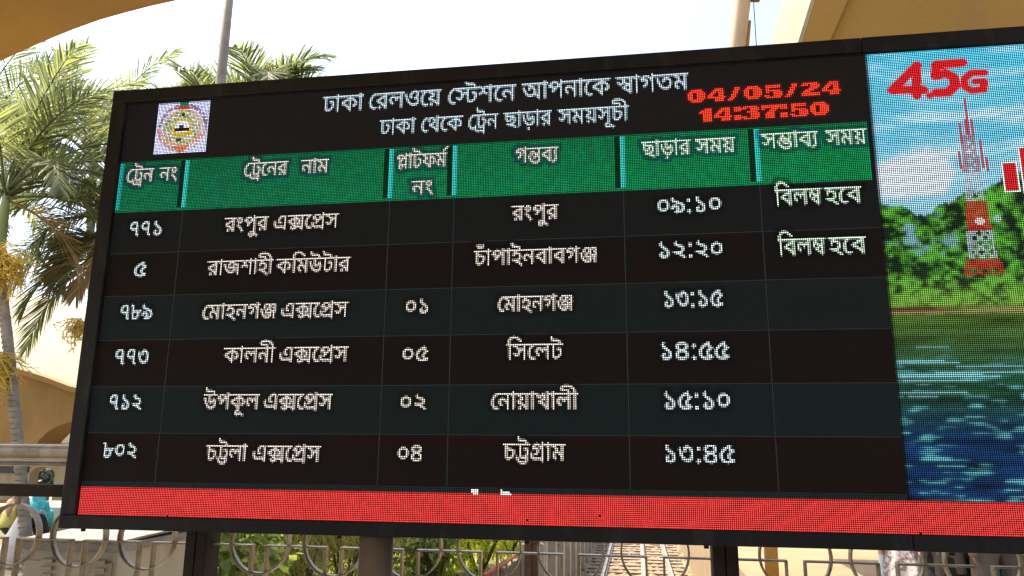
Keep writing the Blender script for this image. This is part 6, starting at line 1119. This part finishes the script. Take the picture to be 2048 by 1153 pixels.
def skirt(parent, w, m, z0, z1, r0, r1, seed, name="long_skirt", c=(0, 0), folds=11, amp=.12):
    rnd = random.Random(seed); ph = [rnd.uniform(0, 6.28) for _ in range(3)]; rows = []
    for i in range(13):
        t = i / 12; z = z1 + (z0 - z1) * t; r = r1 + (r0 - r1) * t
        rows.append([w((c[0] + math.cos(u) * r * (1 + amp * t * math.sin(folds * u + ph[0]) + .06 * t * math.sin(5 * u + ph[1])) * 1.1, c[1] + math.sin(u) * r * (1 + amp * t * math.sin(folds * u + ph[0])) * .8, z + .01 * math.sin(3 * u + ph[2]))) for u in [k * math.tau / 72 for k in range(73)]])
    mb = MB(); mb.strip(rows); o = mb.done(name, m, parent)
    return o
def px_a(px, b): return on_b(px, 1130, b)[0]
GRP = "people waiting on the right platform"
J1 = dict(STAND)
o, w = person("person in pale blue jeans standing leftmost of the group on the right platform", px_a(1796, 7.9), 7.9, 0, math.pi, J1, [trousers(J1, M_JEANS, .78), shirt(J1, M_WHITE)], group=GRP)
J2 = dict(STAND); J2['wrR'] = (.10, .24, 1.0); J2['handR'] = (.05, .28, .97)
o, w = person("person in a printed white and pink tunic beside the pale blue jeans", px_a(1836, 7.2), 7.2, 0, math.pi * .9, J2, [trousers(J2, M_SACK), shirt(J2, M_PATTERN)], group=GRP)
skirt(o, w, M_PATTERN, .50, 1.05, .23, .17, 3, "tunic_skirt", folds=8)
J3 = dict(STAND)
o, w = person("person in long black and grey clothes in the middle of the platform group", px_a(1893, 7.0), 7.0, 0, math.pi * 1.05, J3, [trousers(J3, M_BLACK), shirt(J3, M_GREYC)], group=GRP)
skirt(o, w, M_GREYC, .62, 1.05, .185, .165, 4, "long_shirt", folds=7, amp=.16); skirt(o, w, M_BLACK, .10, .75, .24, .17, 5, "black_skirt", folds=9)
J4 = dict(STAND)
o, w = person("person in a black robe standing just right of the grey and black clothes", px_a(1945, 7.3), 7.3, 0, math.pi * .95, J4, [shirt(J4, M_BLACK)], group=GRP)
skirt(o, w, M_BLACK, .06, 1.05, .30, .18, 6, "robe", folds=10)
J5 = dict(STAND); J5['kn' + 'L'] = (-.14, .06, .48)
o, w = person("person in grey trousers and navy shirt at the right edge of the group", px_a(1990, 6.8), 6.8, 0, math.pi * 1.1, J5, [trousers(J5, M_GREYC, 1.15), shirt(J5, M_NAVY, 1.05, .22)], group=GRP)
# green bag with an orange flap carried at the right edge
ab, bb = px_a(2030, 6.75), 6.75
o = empty("shoulder_bag", P(ab, bb, .4), "green cloth bag hanging at the right edge of the picture", "bag")
mb = MB(); mb.prism([P(ab - .10, bb, .52), P(ab + .12, bb, .50), P(ab + .14, bb, .66), P(ab + .10, bb, .80), P(ab - .07, bb, .81), P(ab - .11, bb, .66)], NB * .12); mb.done("body", M_GREENB, o, bevel=.03)
mb = MB(); mb.prism([P(ab - .03, bb - .012, .70), P(ab + .06, bb - .012, .69), P(ab + .06, bb - .012, .74), P(ab - .02, bb - .012, .75)], NB * .02); mb.done("patch", M_ORANGE, o)
mb = MB(); mb.tube([P(ab - .06, bb + .06, .80), P(ab - .10, bb + .06, 1.1), P(ab - .13, bb + .06, 1.40), P(ab - .02, bb + .1, 1.42), P(ab + .08, bb + .06, .80)], .012, 8); mb.done("strap", M_GREENB, o)

SITLOW = dict(pelvis=(0, 0, .22), chest=(0, .04, .56), neck=(0, .07, .73), head=(0, .10, .83), crown=(0, .09, .92),
           shL=(-.18, .04, .65), elL=(-.25, .14, .42), wrL=(-.12, .34, .46), handL=(-.08, .40, .47), hipL=(-.09, .04, .20), knL=(-.15, .40, .46), anL=(-.15, .52, .07), toeL=(-.15, .66, .035),
           shR=(.18, .04, .65), elR=(.25, .14, .42), wrR=(.12, .34, .46), handR=(.08, .40, .47), hipR=(.09, .04, .20), knR=(.15, .40, .46), anR=(.15, .52, .07), toeR=(.15, .66, .035))
SIT = dict(pelvis=(0, 0, .52), chest=(0, .03, .86), neck=(0, .05, 1.03), head=(0, .08, 1.13), crown=(0, .07, 1.22),
           shL=(-.18, .03, .95), elL=(-.24, .10, .70), wrL=(-.12, .28, .62), handL=(-.08, .34, .62), hipL=(-.09, .05, .50), knL=(-.13, .46, .50), anL=(-.13, .44, .08), toeL=(-.13, .58, .035),
           shR=(.18, .03, .95), elR=(.24, .10, .70), wrR=(.12, .28, .62), handR=(.08, .34, .62), hipR=(.09, .05, .50), knR=(.13, .46, .50), anR=(.13, .44, .08), toeR=(.13, .58, .035))
bs = 13.0
as_ = on_b(72, 1020, bs)[0]
JS = dict(SITLOW); JS['elL'] = (-.19, .14, .42); JS['elR'] = (.19, .14, .42); JS = {k_: tuple(x_ * .82 for x_ in v_) for k_, v_ in JS.items()}; SM = {k_: tuple(x_ * .84 for x_ in v_) for k_, v_ in SITLOW.items()}
o, w = person("person wrapped in a bright teal sari sitting with back turned beside a palm trunk", as_, bs, 0, .35, JS, [shirt(JS, M_TEAL, .86), trousers(JS, M_TEAL, .9, "sari_skirt")], group="people sitting at the far left")
mb = MB(); rows = []
hd = Vector(JS['head'])
for i in range(9):
    t = i / 8
    rr_, z = ((.02, .125), (.085, .10), (.112, .04), (.112, -.04), (.115, -.11), (.14, -.18), (.16, -.27), (.17, -.37), (.175, -.47))[i]
    rows.append([w(hd + Vector((rr_ * math.cos(u) * (1 + .03 * math.sin(7 * u)), -.01 - (.04 * t) + rr_ * .85 * math.sin(u), z))) for u in [math.radians(150 + 240 * k / 24) for k in range(25)]])
mb.strip(rows); mb.done("head_veil", M_TEAL, o)
a2 = on_b(24, 1010, 11.6)[0]; J6 = dict(SITLOW)
o, w = person("person in a yellow shirt and dark trousers sitting at the far left", a2, 11.6, 0, -.5, J6, [shirt(J6, M_YELLOW), trousers(J6, M_BLACK)], group="people sitting at the far left")
a3 = on_b(66, 1000, 13.8)[0]
o, w = person("bare headed person in cream clothes sitting behind the teal sari", a3, 13.8, 0, .2, SM, [shirt(SM, M_SACK, .9), trousers(SM, M_GREYC, .9)], group="people sitting at the far left")
# white sack
ab, zb = on_b(34, 1050, 9.4)
o = empty("white_sack", P(ab, 9.4, 0), "white and pink sack hanging from a low stand behind the first fence ring", "sack")
zt = on_b(44, 1022, 9.4)[1]
mb = MB(); rows = []
for i in range(10):
    t = i / 9; r = (.02, .05, .08, .11, .14, .165, .18, .18, .15, .05)[i]
    rows.append([P(ab + .05 * (1 - t) + r * math.cos(u) * (1 + .08 * math.sin(5 * u + t * 3)), 9.4 + r * .7 * math.sin(u), zt - (zt - .02) * t) for u in [k * math.tau / 24 for k in range(25)]])
mb.strip(rows); mb.done("sack_body", M_SACK, o)
mb = MB(); mb.tube([P(ab + .05, 9.4, zt), P(ab + .07, 9.4, zt + .05), P(ab + .03, 9.41, zt + .09)], [.02, .03, .012], 8); mb.done("tied_neck", M_SACK, o)
